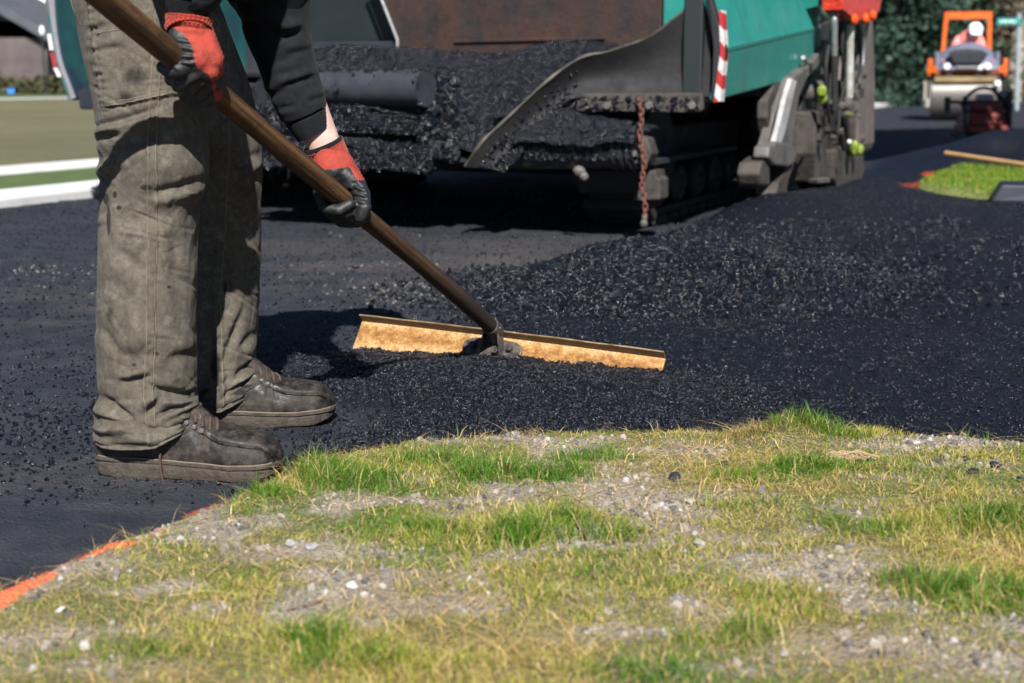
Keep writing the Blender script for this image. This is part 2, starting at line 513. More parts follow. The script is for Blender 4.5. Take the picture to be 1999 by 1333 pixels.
_pl = sstep(-.33, -.42, V[:, 0]) * sstep(-.19, -.05, _e) * sstep(-.15, .25, fbm(V[:, 0] * 7 + 3, V[:, 1] * 7, o=2, seed=71))
_pr = np.exp(-(((V[:, 0] - 2.78) / .10) ** 2 + ((V[:, 1] - 9.35) / .16) ** 2)) + .55 * sstep(-.10, -.03, lawn_r_d(V[:, 0], V[:, 1])) * sstep(8.1, 8.2, V[:, 1]) * sstep(9.4, 9.2, V[:, 1])
attr_float(road, 'paint', np.maximum(_pl, _pr))

# ---- near verge
V, F = grid(-1.3, 2.0, .9, 2.85, 420, 300, verge_h, lambda x, y: (edge_dist(x, y) > -.07) & (np.abs(x) < .42 * y + .35))
verge = from_np('verge', V, F, M_SOIL, smooth=True)
tag(verge, kind='structure')
def verge_paint(x, y):
    e, n = edge_dist(x, y), fbm(x * 9, y * 9, o=3, seed=85)
    n2 = fbm(x * 34, y * 34, o=3, seed=87)
    gap = 1 - .55 * np.exp(-((x + .47) / .045) ** 2)
    return sstep(-.31, -.38, x) * sstep(.115, .04, e + .09 * n + .08 * n2) * (.25 + 1.0 * sstep(-.35, .05, n)) * gap
def blobs(x, y, L):
    o = 0 * x
    for p, rx, ry, k in L: o = np.maximum(o, k * np.exp(-(((x - p.x) / rx) ** 2 + ((y - p.y) / ry) ** 2)))
    return o
def _spots(L, z): return [(on_ground(x, y, z), rx, ry, k) for x, y, rx, ry, k in L]
BARE = _spots(((1330, 965, .13, .07, 1.0), (1240, 985, .08, .05, .9), (1500, 1085, .16, .05, .9), (1620, 1100, .14, .06, 1.0), (1700, 1255, .16, .06, 1.0), (1900, 1290, .12, .05, .9), (600, 1070, .13, .035, 1.0), (690, 1065, .06, .03, .8), (250, 1030, .12, .06, 1.0), (130, 1090, .10, .06, 1.0), (420, 1000, .08, .05, .9), (1290, 1225, .10, .03, .9), (1130, 1140, .06, .03, .8), (80, 1230, .10, .05, .8), (880, 858, .10, .022, .9), (960, 850, .10, .02, .9), (380, 1180, .06, .03, .8), (1400, 1300, .12, .02, .8), (1750, 930, .08, .03, .6), (800, 930, .04, .03, .7), (210, 1290, .1, .03, .7), (640, 1150, .05, .02, .8), (1920, 900, .07, .04, .8), (1850, 905, .06, .03, .7)), .04)
LUSH = _spots(((520, 955, .045, .035, .95), (620, 905, .07, .045, 1.0), (700, 925, .09, .05, 1.0), (470, 985, .035, .03, .8), (850, 885, .08, .035, .8), (960, 905, .10, .05, 1.0), (1060, 910, .09, .05, .9), (1000, 1025, .08, .05, 1.0), (1090, 990, .06, .04, .9), (880, 1010, .08, .04, .6), (1150, 880, .09, .03, .8), (1560, 845, .06, .03, .9), (1640, 850, .05, .03, .9), (1500, 910, .10, .04, .7), (1590, 900, .10, .035, .8), (1430, 965, .06, .03, .7), (1860, 1130, .08, .05, 1.0), (1960, 1160, .08, .05, 1.0), (1780, 1120, .05, .04, .8), (1430, 1220, .06, .04, .9), (640, 1230, .06, .04, .9), (720, 1270, .07, .03, .9), (1200, 1020, .06, .04, .8), (1950, 1000, .10, .06, .7), (1700, 1010, .08, .04, .5), (1050, 1150, .06, .03, .5), (300, 1250, .08, .04, .4), (1480, 1150, .07, .04, .6), (1220, 1290, .08, .03, .7), (880, 1290, .08, .03, .6)), .05)
def green_mask(x, y):
    """How far grass covers the verge."""
    d = edge_dist(x, y)
    n = fbm(x * 2.9 + 1.7, y * 4.2, o=4, seed=81) * .7 + .6 * fbm(x * 12, y * 16, o=3, seed=83)
    g = sstep(-.34, .16, n + .12)
    g = g * (1 - np.clip(blobs(x, y, BARE), 0, 1))
    g = np.maximum(g, blobs(x, y, LUSH) * .95)
    strip_ = sstep(.10, .02, d) * sstep(-.25, -.40, x)
    return np.clip(g * (1 - .9 * strip_), 0, 1) * (1 - .9 * np.clip(verge_paint(x, y), 0, 1))
attr_float(verge, 'green', green_mask(V[:, 0], V[:, 1]))
_e = edge_dist(V[:, 0], V[:, 1])
_n = fbm(V[:, 0] * 9, V[:, 1] * 9, o=3, seed=85)
attr_float(verge, 'paint', verge_paint(V[:, 0], V[:, 1]))

# ---- lawn on the right of the street
V, F = grid(2.1, 9.0, 5.6, 14.5, 120, 160, lawn_r_h, lambda x, y: lawn_r_d(x, y) > -.1)
M_LAWN_R = pm('bright_lawn', (.10, .145, .03), (.20, .22, .06), 7, .95, bump=(60, 1.0, .015))
lawn_r = from_np('side_lawn', V, F, M_LAWN_R, smooth=True)
tag(lawn_r, kind='structure')

# ---- scattered grains (one vertex each, a small rock instanced on it)
def grain_tree(name, mat, rough=.35, sub=1):
    g = bpy.data.node_groups.new(name, 'GeometryNodeTree')
    g.interface.new_socket('Geometry', in_out='INPUT', socket_type='NodeSocketGeometry')
    g.interface.new_socket('Geometry', in_out='OUTPUT', socket_type='NodeSocketGeometry')
    n, l = g.nodes, g.links
    gi, go = n.new('NodeGroupInput'), n.new('NodeGroupOutput')
    ico = n.new('GeometryNodeMeshIcoSphere'); ico.inputs['Radius'].default_value = 1.0; ico.inputs['Subdivisions'].default_value = sub
    sp = n.new('GeometryNodeSetPosition')
    nz = n.new('ShaderNodeTexNoise'); nz.inputs['Scale'].default_value = 1.3
    sub_ = n.new('ShaderNodeVectorMath'); sub_.operation = 'SUBTRACT'; sub_.inputs[1].default_value = (.5, .5, .5)
    sc = n.new('ShaderNodeVectorMath'); sc.operation = 'SCALE'; sc.inputs['Scale'].default_value = rough * 4
    l.new(nz.outputs['Color'], sub_.inputs[0]); l.new(sub_.outputs[0], sc.inputs[0])
    l.new(ico.outputs['Mesh'], sp.inputs['Geometry']); l.new(sc.outputs[0], sp.inputs['Offset'])
    sm = n.new('GeometryNodeSetMaterial'); sm.inputs['Material'].default_value = mat
    l.new(sp.outputs[0], sm.inputs['Geometry'])
    iop = n.new('GeometryNodeInstanceOnPoints')
    l.new(gi.outputs[0], iop.inputs['Points']); l.new(sm.outputs[0], iop.inputs['Instance'])
    for nm, sock in (('rot', 'Rotation'), ('scl', 'Scale')):
        a = n.new('GeometryNodeInputNamedAttribute'); a.data_type = 'FLOAT_VECTOR'; a.inputs['Name'].default_value = nm
        l.new(a.outputs[0], iop.inputs[sock])
    l.new(iop.outputs[0], go.inputs[0])
    return g
def grains(name, P, rad, mat, flat=.75, rough=.35, sub=1):
    n = len(P)
    me = bpy.data.meshes.new(name)
    me.vertices.add(n); me.vertices.foreach_set('co', np.asarray(P, np.float32).ravel())
    for nm, v in (('rot', RNG.uniform(0, 6.28, (n, 3))), ('scl', rad[:, None] * RNG.uniform(flat, 1.25, (n, 3)))):
        a = me.attributes.new(nm, 'FLOAT_VECTOR', 'POINT'); a.data.foreach_set('vector', v.astype(np.float32).ravel())
    me.materials.append(mat)
    o = link(bpy.data.objects.new(name, me))
    m = o.modifiers.new('scatter', 'NODES'); m.node_group = grain_tree(name + '_nodes', mat, rough, sub)
    tag(o, kind='stuff')
    return o
def scatter(n, x0, x1, y0, y1, dens, hf):
    x, y = RNG.uniform(x0, x1, n), RNG.uniform(y0, y1, n)
    k = (RNG.random(n) < dens(x, y)) & (np.abs(x) < .38 * y + .12)
    x, y = x[k], y[k]
    return np.stack([x, y, hf(x, y)], -1)
def grain_mat(name, stops, rough=.4, spec=.6, bump=True):
    t = NT(name)
    oi = t.n('ShaderNodeObjectInfo')
    c = t.ramp(oi.outputs['Random'], stops)
    t.set(col=c, rough=rough, spec=spec)
    if bump: t.bump(t.noise(2.5, 3, .6), .5, .3)
    return t.m
M_GRAIN = grain_mat('bitumen_coated_stone', [(0.0, (.0012, .0019, .0042)), (.6, (.0030, .0046, .0098)), (.95, (.006, .0088, .0170)), (1.0, (.030, .038, .058))], .25, .62)
off_verge = lambda x, y: sstep(.015, -.02, edge_dist(x, y))
P1 = scatter(290000, -1.2, 1.4, 2.15, 3.75, lambda x, y: off_verge(x, y) * (loose_mask(x, y) ** 1.3 * .95 + .05 * fresh_mask(x, y) + .02), asphalt_h)
r1 = RNG.uniform(.0014, .0036, len(P1)) * RNG.choice([.75, 1, 1.3], len(P1)); P1[:, 2] += r1 * .25
P2 = scatter(130000, -.6, 1.8, 3.75, 5.7, lambda x, y: loose_mask(x, y) ** 1.2 * .95 + .05 * fresh_mask(x, y), asphalt_h)
r2 = RNG.gamma(3.2, .00145, len(P2)).clip(.002, .0095); P2[:, 2] += r2 * .3
P3 = scatter(170000, -2.6, 4.2, 2.2, 9.5, lambda x, y: off_verge(x, y) * (.4 * fresh_mask(x, y) + .34 * (1 - fresh_mask(x, y)) + .05 + .5 * sstep(.1, .5, fbm(x * 2.2, y * 2.2, o=3, seed=91))), asphalt_h)
r3 = RNG.gamma(2.5, .0009, len(P3)).clip(.001, .0052); P3[:, 2] += r3 * .3
sp = np.concatenate([RNG.normal((-.86, 2.62), (.16, .16), (700, 2)), RNG.normal((-.88, 2.25), (.09, .14), (50, 2))])
P4 = np.stack([sp[:, 0], sp[:, 1], asphalt_h(sp[:, 0], sp[:, 1])], -1); P4 = P4[edge_dist(P4[:, 0], P4[:, 1]) < -.03]
r4 = RNG.uniform(.002, .0048, len(P4)); P4[:, 2] += r4 * .4
grains('loose_asphalt', np.concatenate([P1, P2, P3, P4]), np.concatenate([r1, r2, r3, r4]), M_GRAIN)
M_PALE = grain_mat('pale_chippings', [(0.0, (.05, .048, .046)), (.6, (.11, .10, .09)), (1.0, (.27, .25, .22))], .8, .3)
P5 = scatter(14000, -2.2, .4, 3.4, 6.4, lambda x, y: (1 - fresh_mask(x, y)) * sstep(.05, .5, fbm(x * 1.6 + 4, y * 1.6, o=4, seed=95)) * .22, asphalt_h)
gb = RNG.normal((-.22, 4.35), (.19, .14), (520, 2)); P6 = np.stack([gb[:, 0], gb[:, 1], asphalt_h(gb[:, 0], gb[:, 1])], -1)
P5 = np.concatenate([P5, P6]); r5 = RNG.uniform(.0015, .0052, len(P5)); P5[:, 2] += r5 * .3
grains('pale_gravel', P5, r5, M_PALE)
# ---- gravel in the verge
M_PEB = grain_mat('verge_pebble', [(0.0, (.09, .09, .10)), (.3, (.22, .20, .18)), (.6, (.32, .27, .21)), (.85, (.40, .36, .32)), (1.0, (.56, .54, .52))], .85, .25)
def verge_in(x, y): return sstep(.0, .02, edge_dist(x, y))
P7 = scatter(60000, -1.0, 1.3, 1.3, 2.75, lambda x, y: verge_in(x, y) * (1 - green_mask(x, y)) ** 1.5 * .7 * (1 - np.clip(verge_paint(x, y), 0, 1)), verge_h)
r7 = RNG.gamma(2.0, .0011, len(P7)).clip(.001, .0078); P7[:, 2] += r7 * .2
grains('gravel', P7, r7, M_PEB, flat=.6)

# ---- grass blades
def grass(name, n, x0, x1, y0, y1, dens, hf, length, width, lean, colf, mat):
    x, y = RNG.uniform(x0, x1, n), RNG.uniform(y0, y1, n)
    k = (RNG.random(n) < dens(x, y)) & (np.abs(x) < .38 * y + .15)
    x, y = x[k], y[k]; n = len(x)
    z = hf(x, y) - .003
    L = length(x, y) * RNG.uniform(.45, 1.25, n)
    w = width * RNG.uniform(.6, 1.3, n)
    az = RNG.uniform(0, 2 * np.pi, n); fa = RNG.uniform(0, np.pi, n)
    ln = lean(x, y) * RNG.uniform(.2, 1.6, n)
    d = np.stack([np.cos(az), np.sin(az)], -1); q = np.stack([np.cos(fa), np.sin(fa)], -1)
    P = np.zeros((n, 5, 3))
    b = np.stack([x, y, z], -1)
    def pt(t):
        bend = ln * t ** 1.7
        h = t / np.sqrt(1 + (ln * t) ** 2 * .9)
        o = np.zeros((n, 3)); o[:, :2] = d * (L * bend)[:, None]; o[:, 2] = L * h; return b + o
    W = np.zeros((n, 3)); W[:, :2] = q * (w / 2)[:, None]
    p0, p1, p2 = pt(0.0), pt(.55), pt(1.0)
    P[:, 0], P[:, 1], P[:, 2], P[:, 3], P[:, 4] = p0 - W, p0 + W, p1 - W * .8, p1 + W * .8, p2
    i0 = np.arange(n)[:, None] * 5
    T = np.concatenate([i0 + [0, 1, 3], i0 + [0, 3, 2], i0 + [2, 3, 4]], 0)
    o = from_np(name, P.reshape(-1, 3), T, mat)
    attr_col(o, 'blade', np.repeat(colf(x, y, n), 5, 0))
    tag(o, kind='stuff')
    return o
def blade_mat():
    t = NT('grass_blade')
    c = t.attr('blade', 'Color')
    t.set(col=c, rough=.55, spec=.3)
    tr = t.n('ShaderNodeBsdfTranslucent'); t.l(c, tr.inputs[0])
    mx = t.n('ShaderNodeMixShader'); mx.inputs[0].default_value = .35
    t.l(t.b.outputs[0], mx.inputs[1]); t.l(tr.outputs[0], mx.inputs[2])
    t.l(mx.outputs[0], t.t.nodes['Material Output'].inputs[0])
    return t.m
M_BLADE = blade_mat()
C_GREEN, C_YEL, C_DRY = np.array([.090, .205, .018]), np.array([.335, .335, .045]), np.array([.64, .49, .22])
def lush(x, y):
    return np.clip(blobs(x, y, LUSH) * (1 + .9 * fbm(x * 22, y * 22, o=2, seed=97)), 0, 1)
def col_grass(x, y, n):
    f = sstep(-.35, .35, fbm(x * 4.3 + 8, y * 5, o=3, seed=99) + .25 * RNG.normal(size=n) - .95 * lush(x, y) + .16)
    c = C_GREEN * (1 - f[:, None]) + C_YEL * f[:, None]
    dry = (RNG.random(n) < .10 + .28 * f)[:, None]
    c = np.where(dry, C_DRY * RNG.uniform(.6, 1.15, (n, 1)), c)
    return c * RNG.uniform(.65, 1.3, (n, 1))
vd = lambda x, y: verge_in(x, y) * np.clip(green_mask(x, y) * 1.05 + .02, 0, 1)
grass('grass', 330000, -1.05, 1.3, 1.3, 2.78, vd, verge_h, lambda x, y: .010 + .034 * lush(x, y) ** 1.2 + .006 * sstep(0, .4, fbm(x * 6, y * 6, o=2, seed=101)), .0014, lambda x, y: .75 + 0 * x, col_grass, M_BLADE)
grass('dry_grass', 95000, -1.05, 1.3, 1.3, 2.75, lambda x, y: verge_in(x, y) * (.10 + .5 * sstep(-.1, .5, fbm(x * 3 + 2, y * 4, o=3, seed=103)) * (1 - lush(x, y))), lambda x, y: verge_h(x, y) + .006, lambda x, y: .022 + 0 * x, .0012, lambda x, y: 3.2 + 0 * x, lambda x, y, n: C_DRY * RNG.uniform(.45, 1.3, (n, 1)) * np.array([1, .95, .9]), M_BLADE)
grass('dead_grass_clump', 9000, HUMP.x - .2, HUMP.x + .2, HUMP.y - .12, HUMP.y + .12, lambda x, y: verge_in(x, y) * np.exp(-(((x - HUMP.x + .02) / .07) ** 2 + ((y - HUMP.y - .02) / .045) ** 2)), verge_h, lambda x, y: .022 + 0 * x, .0014, lambda x, y: 1.6 + 0 * x, lambda x, y, n: np.array([.30, .20, .09]) * RNG.uniform(.5, 1.3, (n, 1)), M_BLADE)
grass('tall_grass', 9000, -.75, 1.2, 1.5, 2.70, lambda x, y: verge_in(x, y) * np.clip(lush(x, y) * .9 + .12 * sstep(.12, .02, edge_dist(x, y)), 0, 1), verge_h, lambda x, y: .030 + .022 * lush(x, y), .0017, lambda x, y: .55 + 0 * x, lambda x, y, n: np.where(RNG.random((n, 1)) < .25, C_DRY, C_GREEN * 1.15) * RNG.uniform(.7, 1.2, (n, 1)), M_BLADE)
grass('lawn_grass', 60000, 2.1, 4.4, 6.8, 11.0, lambda x, y: sstep(.0, .12, lawn_r_d(x, y)), lawn_r_h, lambda x, y: .035 + 0 * x, .004, lambda x, y: .8 + 0 * x, lambda x, y, n: np.where(RNG.random((n, 1)) < .35, C_YEL * .9, C_GREEN * 1.2) * RNG.uniform(.7, 1.2, (n, 1)), M_BLADE)

# ================================================================== THE LUTE (ASPHALT RAKE)
def wood_mat(name, c1, c2, c3, axis_scale):
    t = NT(name)
    g = t.noise(1.0, 6, .65, stretch=axis_scale)
    c = t.mix(t.ramp(g, [(.40, 0.0), (.58, 1.0)]), c1, c2)
    c = t.mix(t.ramp(t.noise(9, 7, .78, stretch=(1, 1, .35)), [(.48, 0.0), (.62, .85)]), c, c3)
    c = t.mix(t.ramp(t.noise(38, 6, .8, stretch=(1, 1, .4)), [(.60, 0.0), (.70, .8)]), c, (.20, .13, .07))
    lo = t.n('ShaderNodeSeparateXYZ'); t.l(t.tc.outputs['Object'], lo.inputs[0])
    dirt = t.ramp(t.math('ADD', lo.outputs['Z'], t.math('MULTIPLY', t.noise(9, 4, .6), .35)), [(.30, .92), (.95, .25)])
    c = t.mix(dirt, c, (.016, .014, .013))
    t.set(col=c, rough=t.ramp(g, [(.3, .5), (.7, .75)]), spec=.3)
    t.bump(t.math('ADD', g, t.noise(60, 5, .7)), .6, .0025)
    return t.m
M_WOOD = wood_mat('worn_tar_stained_wood', (.045, .020, .008), (.165, .082, .030), (.026, .014, .007), (110, 110, 2.6))
def rust_blade_mat():
    t = NT('rust_filmed_steel')
    v = t.attr('bv')
    n1, n2, n3 = t.noise(48, 8, .85, stretch=(1, 1, 1.5)), t.noise(240, 5, .8), t.noise(110, 6, .8)
    band = t.math('ADD', n1, t.math('MULTIPLY', t.ramp(v, [(.0, .45), (.28, .0), (.60, .35), (1.0, .7)]), .34))
    c = t.ramp(band, [(.42, (.13, .048, .012)), (.51, (.29, .135, .035)), (.61, (.45, .27, .095)), (.74, (.56, .43, .25))])
    c = t.mix(t.ramp(n2, [(.36, .75), (.56, .0)]), c, (.15, .058, .016))
    c = t.mix(t.ramp(n3, [(.60, .0), (.72, .7)]), c, (.48, .37, .21))
    c = t.mix(t.ramp(n3, [(.28, .8), (.36, .0)]), c, (.03, .018, .012))
    t.set(col=c, rough=.6, metal=.08, spec=.4)
    t.bump(n2, .35, .0012)
    return t.m
M_BLADE_STEEL = rust_blade_mat()
M_LIP = pm('rusty_dark_lip', (.075, .045, .025), (.16, .09, .045), 30, .65, bump=(120, .4, .001))
M_BRACKET = pm('tarred_cast_iron', (.009, .009, .011), (.09, .072, .058), 70, .35, .6, bump=(160, .5, .001), spec=.6)
M_BRIGHT = pm('bare_bright_steel', (.55, .53, .50), (.30, .27, .24), 60, .3, .5, metal=.9)
lute_base = at(975, 668, 3.30)
BL = at(707, 627, 3.49); BR = at(1299, 700, 3.13)
BL.z, BR.z = BL.z, BR.z
lute = empty('asphalt_lute', (lute_base.x, lute_base.y, 0))
tag(lute, 'long wooden-handled asphalt lute with a rust-coloured blade, held by the worker', 'rake')
lb = Vector(lute.location)
ex = (BR - BL).normalized()
nrm = Vector((ex.y, -ex.x, 0)).normalized()              # horizontal, to the camera
tilt = R(34)
face_n = nrm * math.cos(tilt) + Vector((0, 0, 1)) * math.sin(tilt)
down = (nrm * math.sin(tilt) - Vector((0, 0, 1)) * math.cos(tilt))
down = (down - ex * down.dot(ex)).normalized(); face_n = ex.cross(down); face_n = face_n if face_n.dot(nrm) > 0 else -face_n
W_ = (BR - BL).length; HB = .098
mb = MB()
nx, nz = 60, 4
def bp(u, v, off): return BL - lb + ex * (W_ * u) + down * (HB * v) + face_n * (off + .006 * math.sin(u * 3.1) * (1 if v else 1))
Vv, Ff = [], []
for side in (0.0, -.0035):
    for j in range(nz + 1):
        for k in range(nx + 1):
            w = .0012 * math.sin(k * 1.9 + j) if j == nz else 0
            Vv.append(bp(k / nx, j / nz + w * 4, side))
N1 = (nx + 1) * (nz + 1)
for j in range(nz):
    for k in range(nx):
        a = j * (nx + 1) + k
        Ff.append((a, a + 1, a + nx + 2, a + nx + 1)); Ff.append((a + N1, a + nx + 1 + N1, a + nx + 2 + N1, a + 1 + N1))
per = [k for k in range(nx + 1)] + [j * (nx + 1) + nx for j in range(1, nz + 1)] + [nz * (nx + 1) + k for k in range(nx - 1, -1, -1)] + [j * (nx + 1) for j in range(nz - 1, 0, -1)]
for a, b in zip(per, per[1:] + per[:1]): Ff.append((a, a + N1, b + N1, b))
mb.add(Vv, Ff)
blade = mb.build('blade', M_BLADE_STEEL, lute, smooth=40)
attr_float(blade, 'bv', np.tile(np.repeat(np.arange(nz + 1) / nz, nx + 1), 2))
tag(blade, 'flat blade filmed with golden-brown rust')
mb = MB(); lipd = (face_n * 1.0 - down * .30).normalized()
for k in range(nx):
    a0, a1 = bp(k / nx, 0, 0), bp((k + 1) / nx, 0, 0)
    t0 = .021 + .0005 * math.sin(k * .5)
    mb.hexa([a0 - down * .0, a1 - down * .0, a1 - down * .0035, a0 - down * .0035,
             a0 + lipd * t0, a1 + lipd * t0, a1 + lipd * t0 - down * .0035, a0 + lipd * t0 - down * .0035])
bm_o = mb.build('blade_lip', M_LIP, lute); bmesh_m = bm_o.data
_bm = bmesh.new(); _bm.from_mesh(bmesh_m); bmesh.ops.remove_doubles(_bm, verts=_bm.verts[:], dist=1e-5); _bm.to_mesh(bmesh_m); _bm.free()
# pale rim of the lip
mb = MB(); mb.tube([bp(k / nx, 0, 0) + lipd * (.0213 + .0005 * math.sin(k * .5)) - down * .0018 for k in range(nx + 1)], .0017, 6)
mb.build('lip_rim', pm('bare_scuffed_rim', (.45, .33, .18), (.16, .10, .05), 40, .5, metal=.3), lute, smooth=30)
# a torn remnant of a dark sticker on the blade
mb = MB(); c0 = bp(.745, .34, .0012)
def st(du, dv): return c0 + ex * du + down * dv
mb.prism([st(0, 0), st(.052, .0), st(.054, .018), st(.046, .020), st(.050, .028), st(.022, .030), st(.018, .022), st(.004, .024), st(.012, .014), st(.001, .010)], face_n * .0006)
mb.build('sticker_remnant', pm('dark_purple_sticker', (.035, .025, .035), (.06, .045, .05), 40, .5), lute)
# handle
H0, H1 = at(962, 640, 3.27), at(204, -8, 2.03)
hd = (H1 - H0).normalized()
HM = hd.to_track_quat('Z', 'Y')
mb = MB(); pts, rs = [], []
for k in range(61):
    t = k / 60 * 1.16
    p = H0.lerp(H1, t) + Vector((0, 0, .004 * math.sin(t * 5))) + Vector((.002 * math.sin(t * 9), 0, 0))
    pts.append(HM.to_matrix().inverted() @ (p - H0)); rs.append(.0185 + .0008 * math.sin(t * 14) + .0010 * t)
rs[0] = .0165
mb.tube(pts, rs, 28)
handle = mb.build('handle', M_WOOD, lute, smooth=60)
handle.location = H0 - lb; handle.rotation_euler = HM.to_euler()
tag(handle, 'round wooden handle, dark brown and blackened with tar near the blade')
HAND_AXIS = (H0, hd)
def on_handle(x):
    """Point of the handle's axis at photo column x."""
    lo_, hi_ = 0.0, 1.2
    for _ in range(40):
        m_ = (lo_ + hi_) / 2
        p = H0.lerp(H1, m_)
        if px_of(np.array([p]))[0][0] > x: lo_ = m_
        else: hi_ = m_
    return H0.lerp(H1, lo_)
# socket, base plate, straps and bolts
pc = bp(.475, .36, .004)
mb = MB()
pts = []
for k in range(28):
    q = 2 * math.pi * k / 28
    pts.append(pc + ex * (.078 * math.copysign(abs(math.cos(q)) ** .6, math.cos(q))) + down * (.026 * math.copysign(abs(math.sin(q)) ** .7, math.sin(q))))
mb.prism(pts, face_n * .007)
mb.build('base_plate', M_BRACKET, lute, bev=.002)
mb = MB(); sock0 = pc + face_n * .012
mb.tube([H0 - lb + hd * .02, H0 - lb - hd * .012, (H0 - lb - hd * .04).lerp(sock0, .35)], [.0205, .0215, .018], 20)
mb.build('socket', M_BRACKET, lute, smooth=35)
for sgn in (-1, 1):
    mb = MB(); e0 = H0 - lb - hd * .005 + ex * sgn * .016; e1 = pc + ex * sgn * .030 + face_n * .008 + down * .012
    side = ex * .0025
    up_ = (e1 - e0).cross(ex).normalized() * .012
    mb.hexa([e0 - side - up_, e0 + side - up_, e1 + side - up_, e1 - side - up_, e0 - side + up_, e0 + side + up_, e1 + side + up_, e1 - side + up_])
    mb.build('strap', M_BRACKET, lute, bev=.0015)
for du, dv, hh in ((-.048, -.002, .012), (.048, -.004, .014), (.016, .008, .016)):
    mb = MB(); c_ = pc + ex * du + down * dv + face_n * .007
    ring = [c_ + (ex * math.cos(q) + down * math.sin(q)) * .0085 for q in [math.pi / 3 * k for k in range(6)]]
    mb.prism(ring, face_n * hh)
    mb.build('bolt', M_BRACKET, lute, bev=.001)
mb = MB(); c_ = H0 - lb - hd * .004
mb.tube([c_ - ex * .022 + face_n * .008, c_ + ex * .022 + face_n * .008], .0035, 8)
mb.build('pin', M_BRIGHT, lute, smooth=40)

# mix stuck along the foot of the blade
n_ = 5200; uu = RNG.random(n_); hh = .16 + .30 * (fbm(uu * 9, 0 * uu, o=3, seed=131) + .35 * np.exp(-((uu - .28) / .18) ** 2) + .25 * np.exp(-((uu - .62) / .12) ** 2) - .3 * sstep(.80, .95, uu) - .2 * sstep(.12, .02, uu))
vv = 1 - np.clip(hh, .04, .8) * RNG.random(n_) ** 1.6
Pb = np.array([tuple(bp(a_, b_, .002) + lb) for a_, b_ in zip(uu, vv)]); rb = RNG.uniform(.0013, .0034, n_)
grains('stuck_asphalt', Pb, rb, M_GRAIN)

# ================================================================== THE WORKER
def cloth_mat(name, c1, c2, stain, pale, weave=900, rough=.88):
    t = NT(name)
    a, b, d = t.noise(5, 5, .65), t.noise(34, 7, .78), t.noise(90, 5, .75)
    c = t.mix(t.ramp(a, [(.36, 0.0), (.64, 1.0)]), c1, c2)
    c = t.mix(t.ramp(b, [(.52, 0.0), (.68, .6)]), c, pale)
    c = t.mix(t.ramp(t.noise(24, 7, .8, dist=1.2), [(.53, 0.0), (.66, .5)]), c, pale)
    c = t.mix(t.ramp(t.noise(7.3, 6, .72), [(.52, 0.0), (.70, .85)]), c, stain)
    c = t.mix(t.ramp(t.noise(38, 5, .75), [(.66, 0.0), (.74, .75)]), c, (.035, .03, .026))
    c = t.mix(t.ramp(d, [(.36, .5), (.58, 0.0)]), c, stain)
    tf = t.ramp(t.math('MULTIPLY', t.attr('tar'), t.math('ADD', t.noise(70, 6, .75), .45)), [(.32, 0.0), (.55, .9)])
    c = t.mix(tf, c, (.017, .0155, .0145))
    t.set(col=c, rough=rough, spec=.15, sheen=.03)
    wv = t.n('ShaderNodeTexWave', wave_type='BANDS', bands_direction='DIAGONAL'); wv.inputs['Scale'].default_value = weave / 4
    wv.inputs['Distortion'].default_value = 1.5; t.l(t.tc.outputs['Object'], wv.inputs['Vector'])
    h = t.math('ADD', t.math('MULTIPLY', wv.outputs['Fac'], .25), t.math('MULTIPLY', t.noise(420, 3, .7), .8))
    n0 = t.bump(h, .5, .0012)
    t.bump(t.noise(60, 5, .65), .3, .003, n0)
    return t.m
M_TROUSER = cloth_mat('worn_khaki_canvas', (.090, .080, .063), (.114, .102, .082), (.036, .029, .022), (.20, .183, .15))
M_JACKET = cloth_mat('charcoal_fleece', (.0080, .0095, .0120), (.012, .0135, .0165), (.006, .007, .0085), (.018, .0195, .0225), 1200, .9)
M_THREAD = pm('pale_thread', (.21, .18, .13), (.15, .125, .09), 60, .8)
def knit_mat():
    t = NT('red_knit')
    c = t.mix(t.ramp(t.noise(40, 5, .7), [(.4, 0.0), (.68, .85)]), (.32, .036, .02), (.17, .024, .018))
    c = t.mix(t.ramp(t.noise(18, 4, .7), [(.60, 0.0), (.75, .6)]), c, (.07, .03, .03))
    t.set(col=c, rough=.9, spec=.15, sheen=.2)
    t.bump(t.noise(700, 2, .6), .4, .001)
    return t.m
M_KNIT = knit_mat()
def glove_mat():
    t = NT('glove_knit_and_latex')
    k = t.attr('coat')
    f = t.ramp(t.math('ADD', k, t.math('MULTIPLY', t.math('SUBTRACT', t.noise(140, 3, .7), .5), .35)), [(.42, 0.0), (.58, 1.0)])
    red = t.mix(t.ramp(t.noise(45, 5, .7), [(.42, 0.0), (.7, .8)]), (.31, .038, .022), (.16, .024, .018))
    blk = t.mix(t.ramp(t.noise(60, 5, .7), [(.5, 0.0), (.75, 1.0)]), (.010, .011, .013), (.030, .030, .034))
    t.set(col=t.mix(f, red, blk), spec=.5)
    q = t.n('ShaderNodeMapRange'); q.inputs['To Min'].default_value = .9; q.inputs['To Max'].default_value = .52
    t.l(f, q.inputs[0]); t.set(rough=q.outputs[0])
    t.bump(t.noise(260, 5, .75), .45, .0016)
    return t.m
M_GLOVE = glove_mat()
M_SKIN = (lambda t: (t.set(col=t.mix(t.ramp(t.noise(60, 4, .6), [(.4, 0.0), (.7, 1.0)]), (.58, .41, .35), (.50, .31, .26)), rough=.5, sub=.08), t.bump(t.noise(240, 3, .6), .2, .001), t.m)[2])(NT('skin'))
person = empty('person', (-.56, 2.5, 0))
tag(person, 'bending worker in stained khaki trousers, dark jacket and red-black gloves, gripping the lute', 'person')
PL = Vector(person.location)

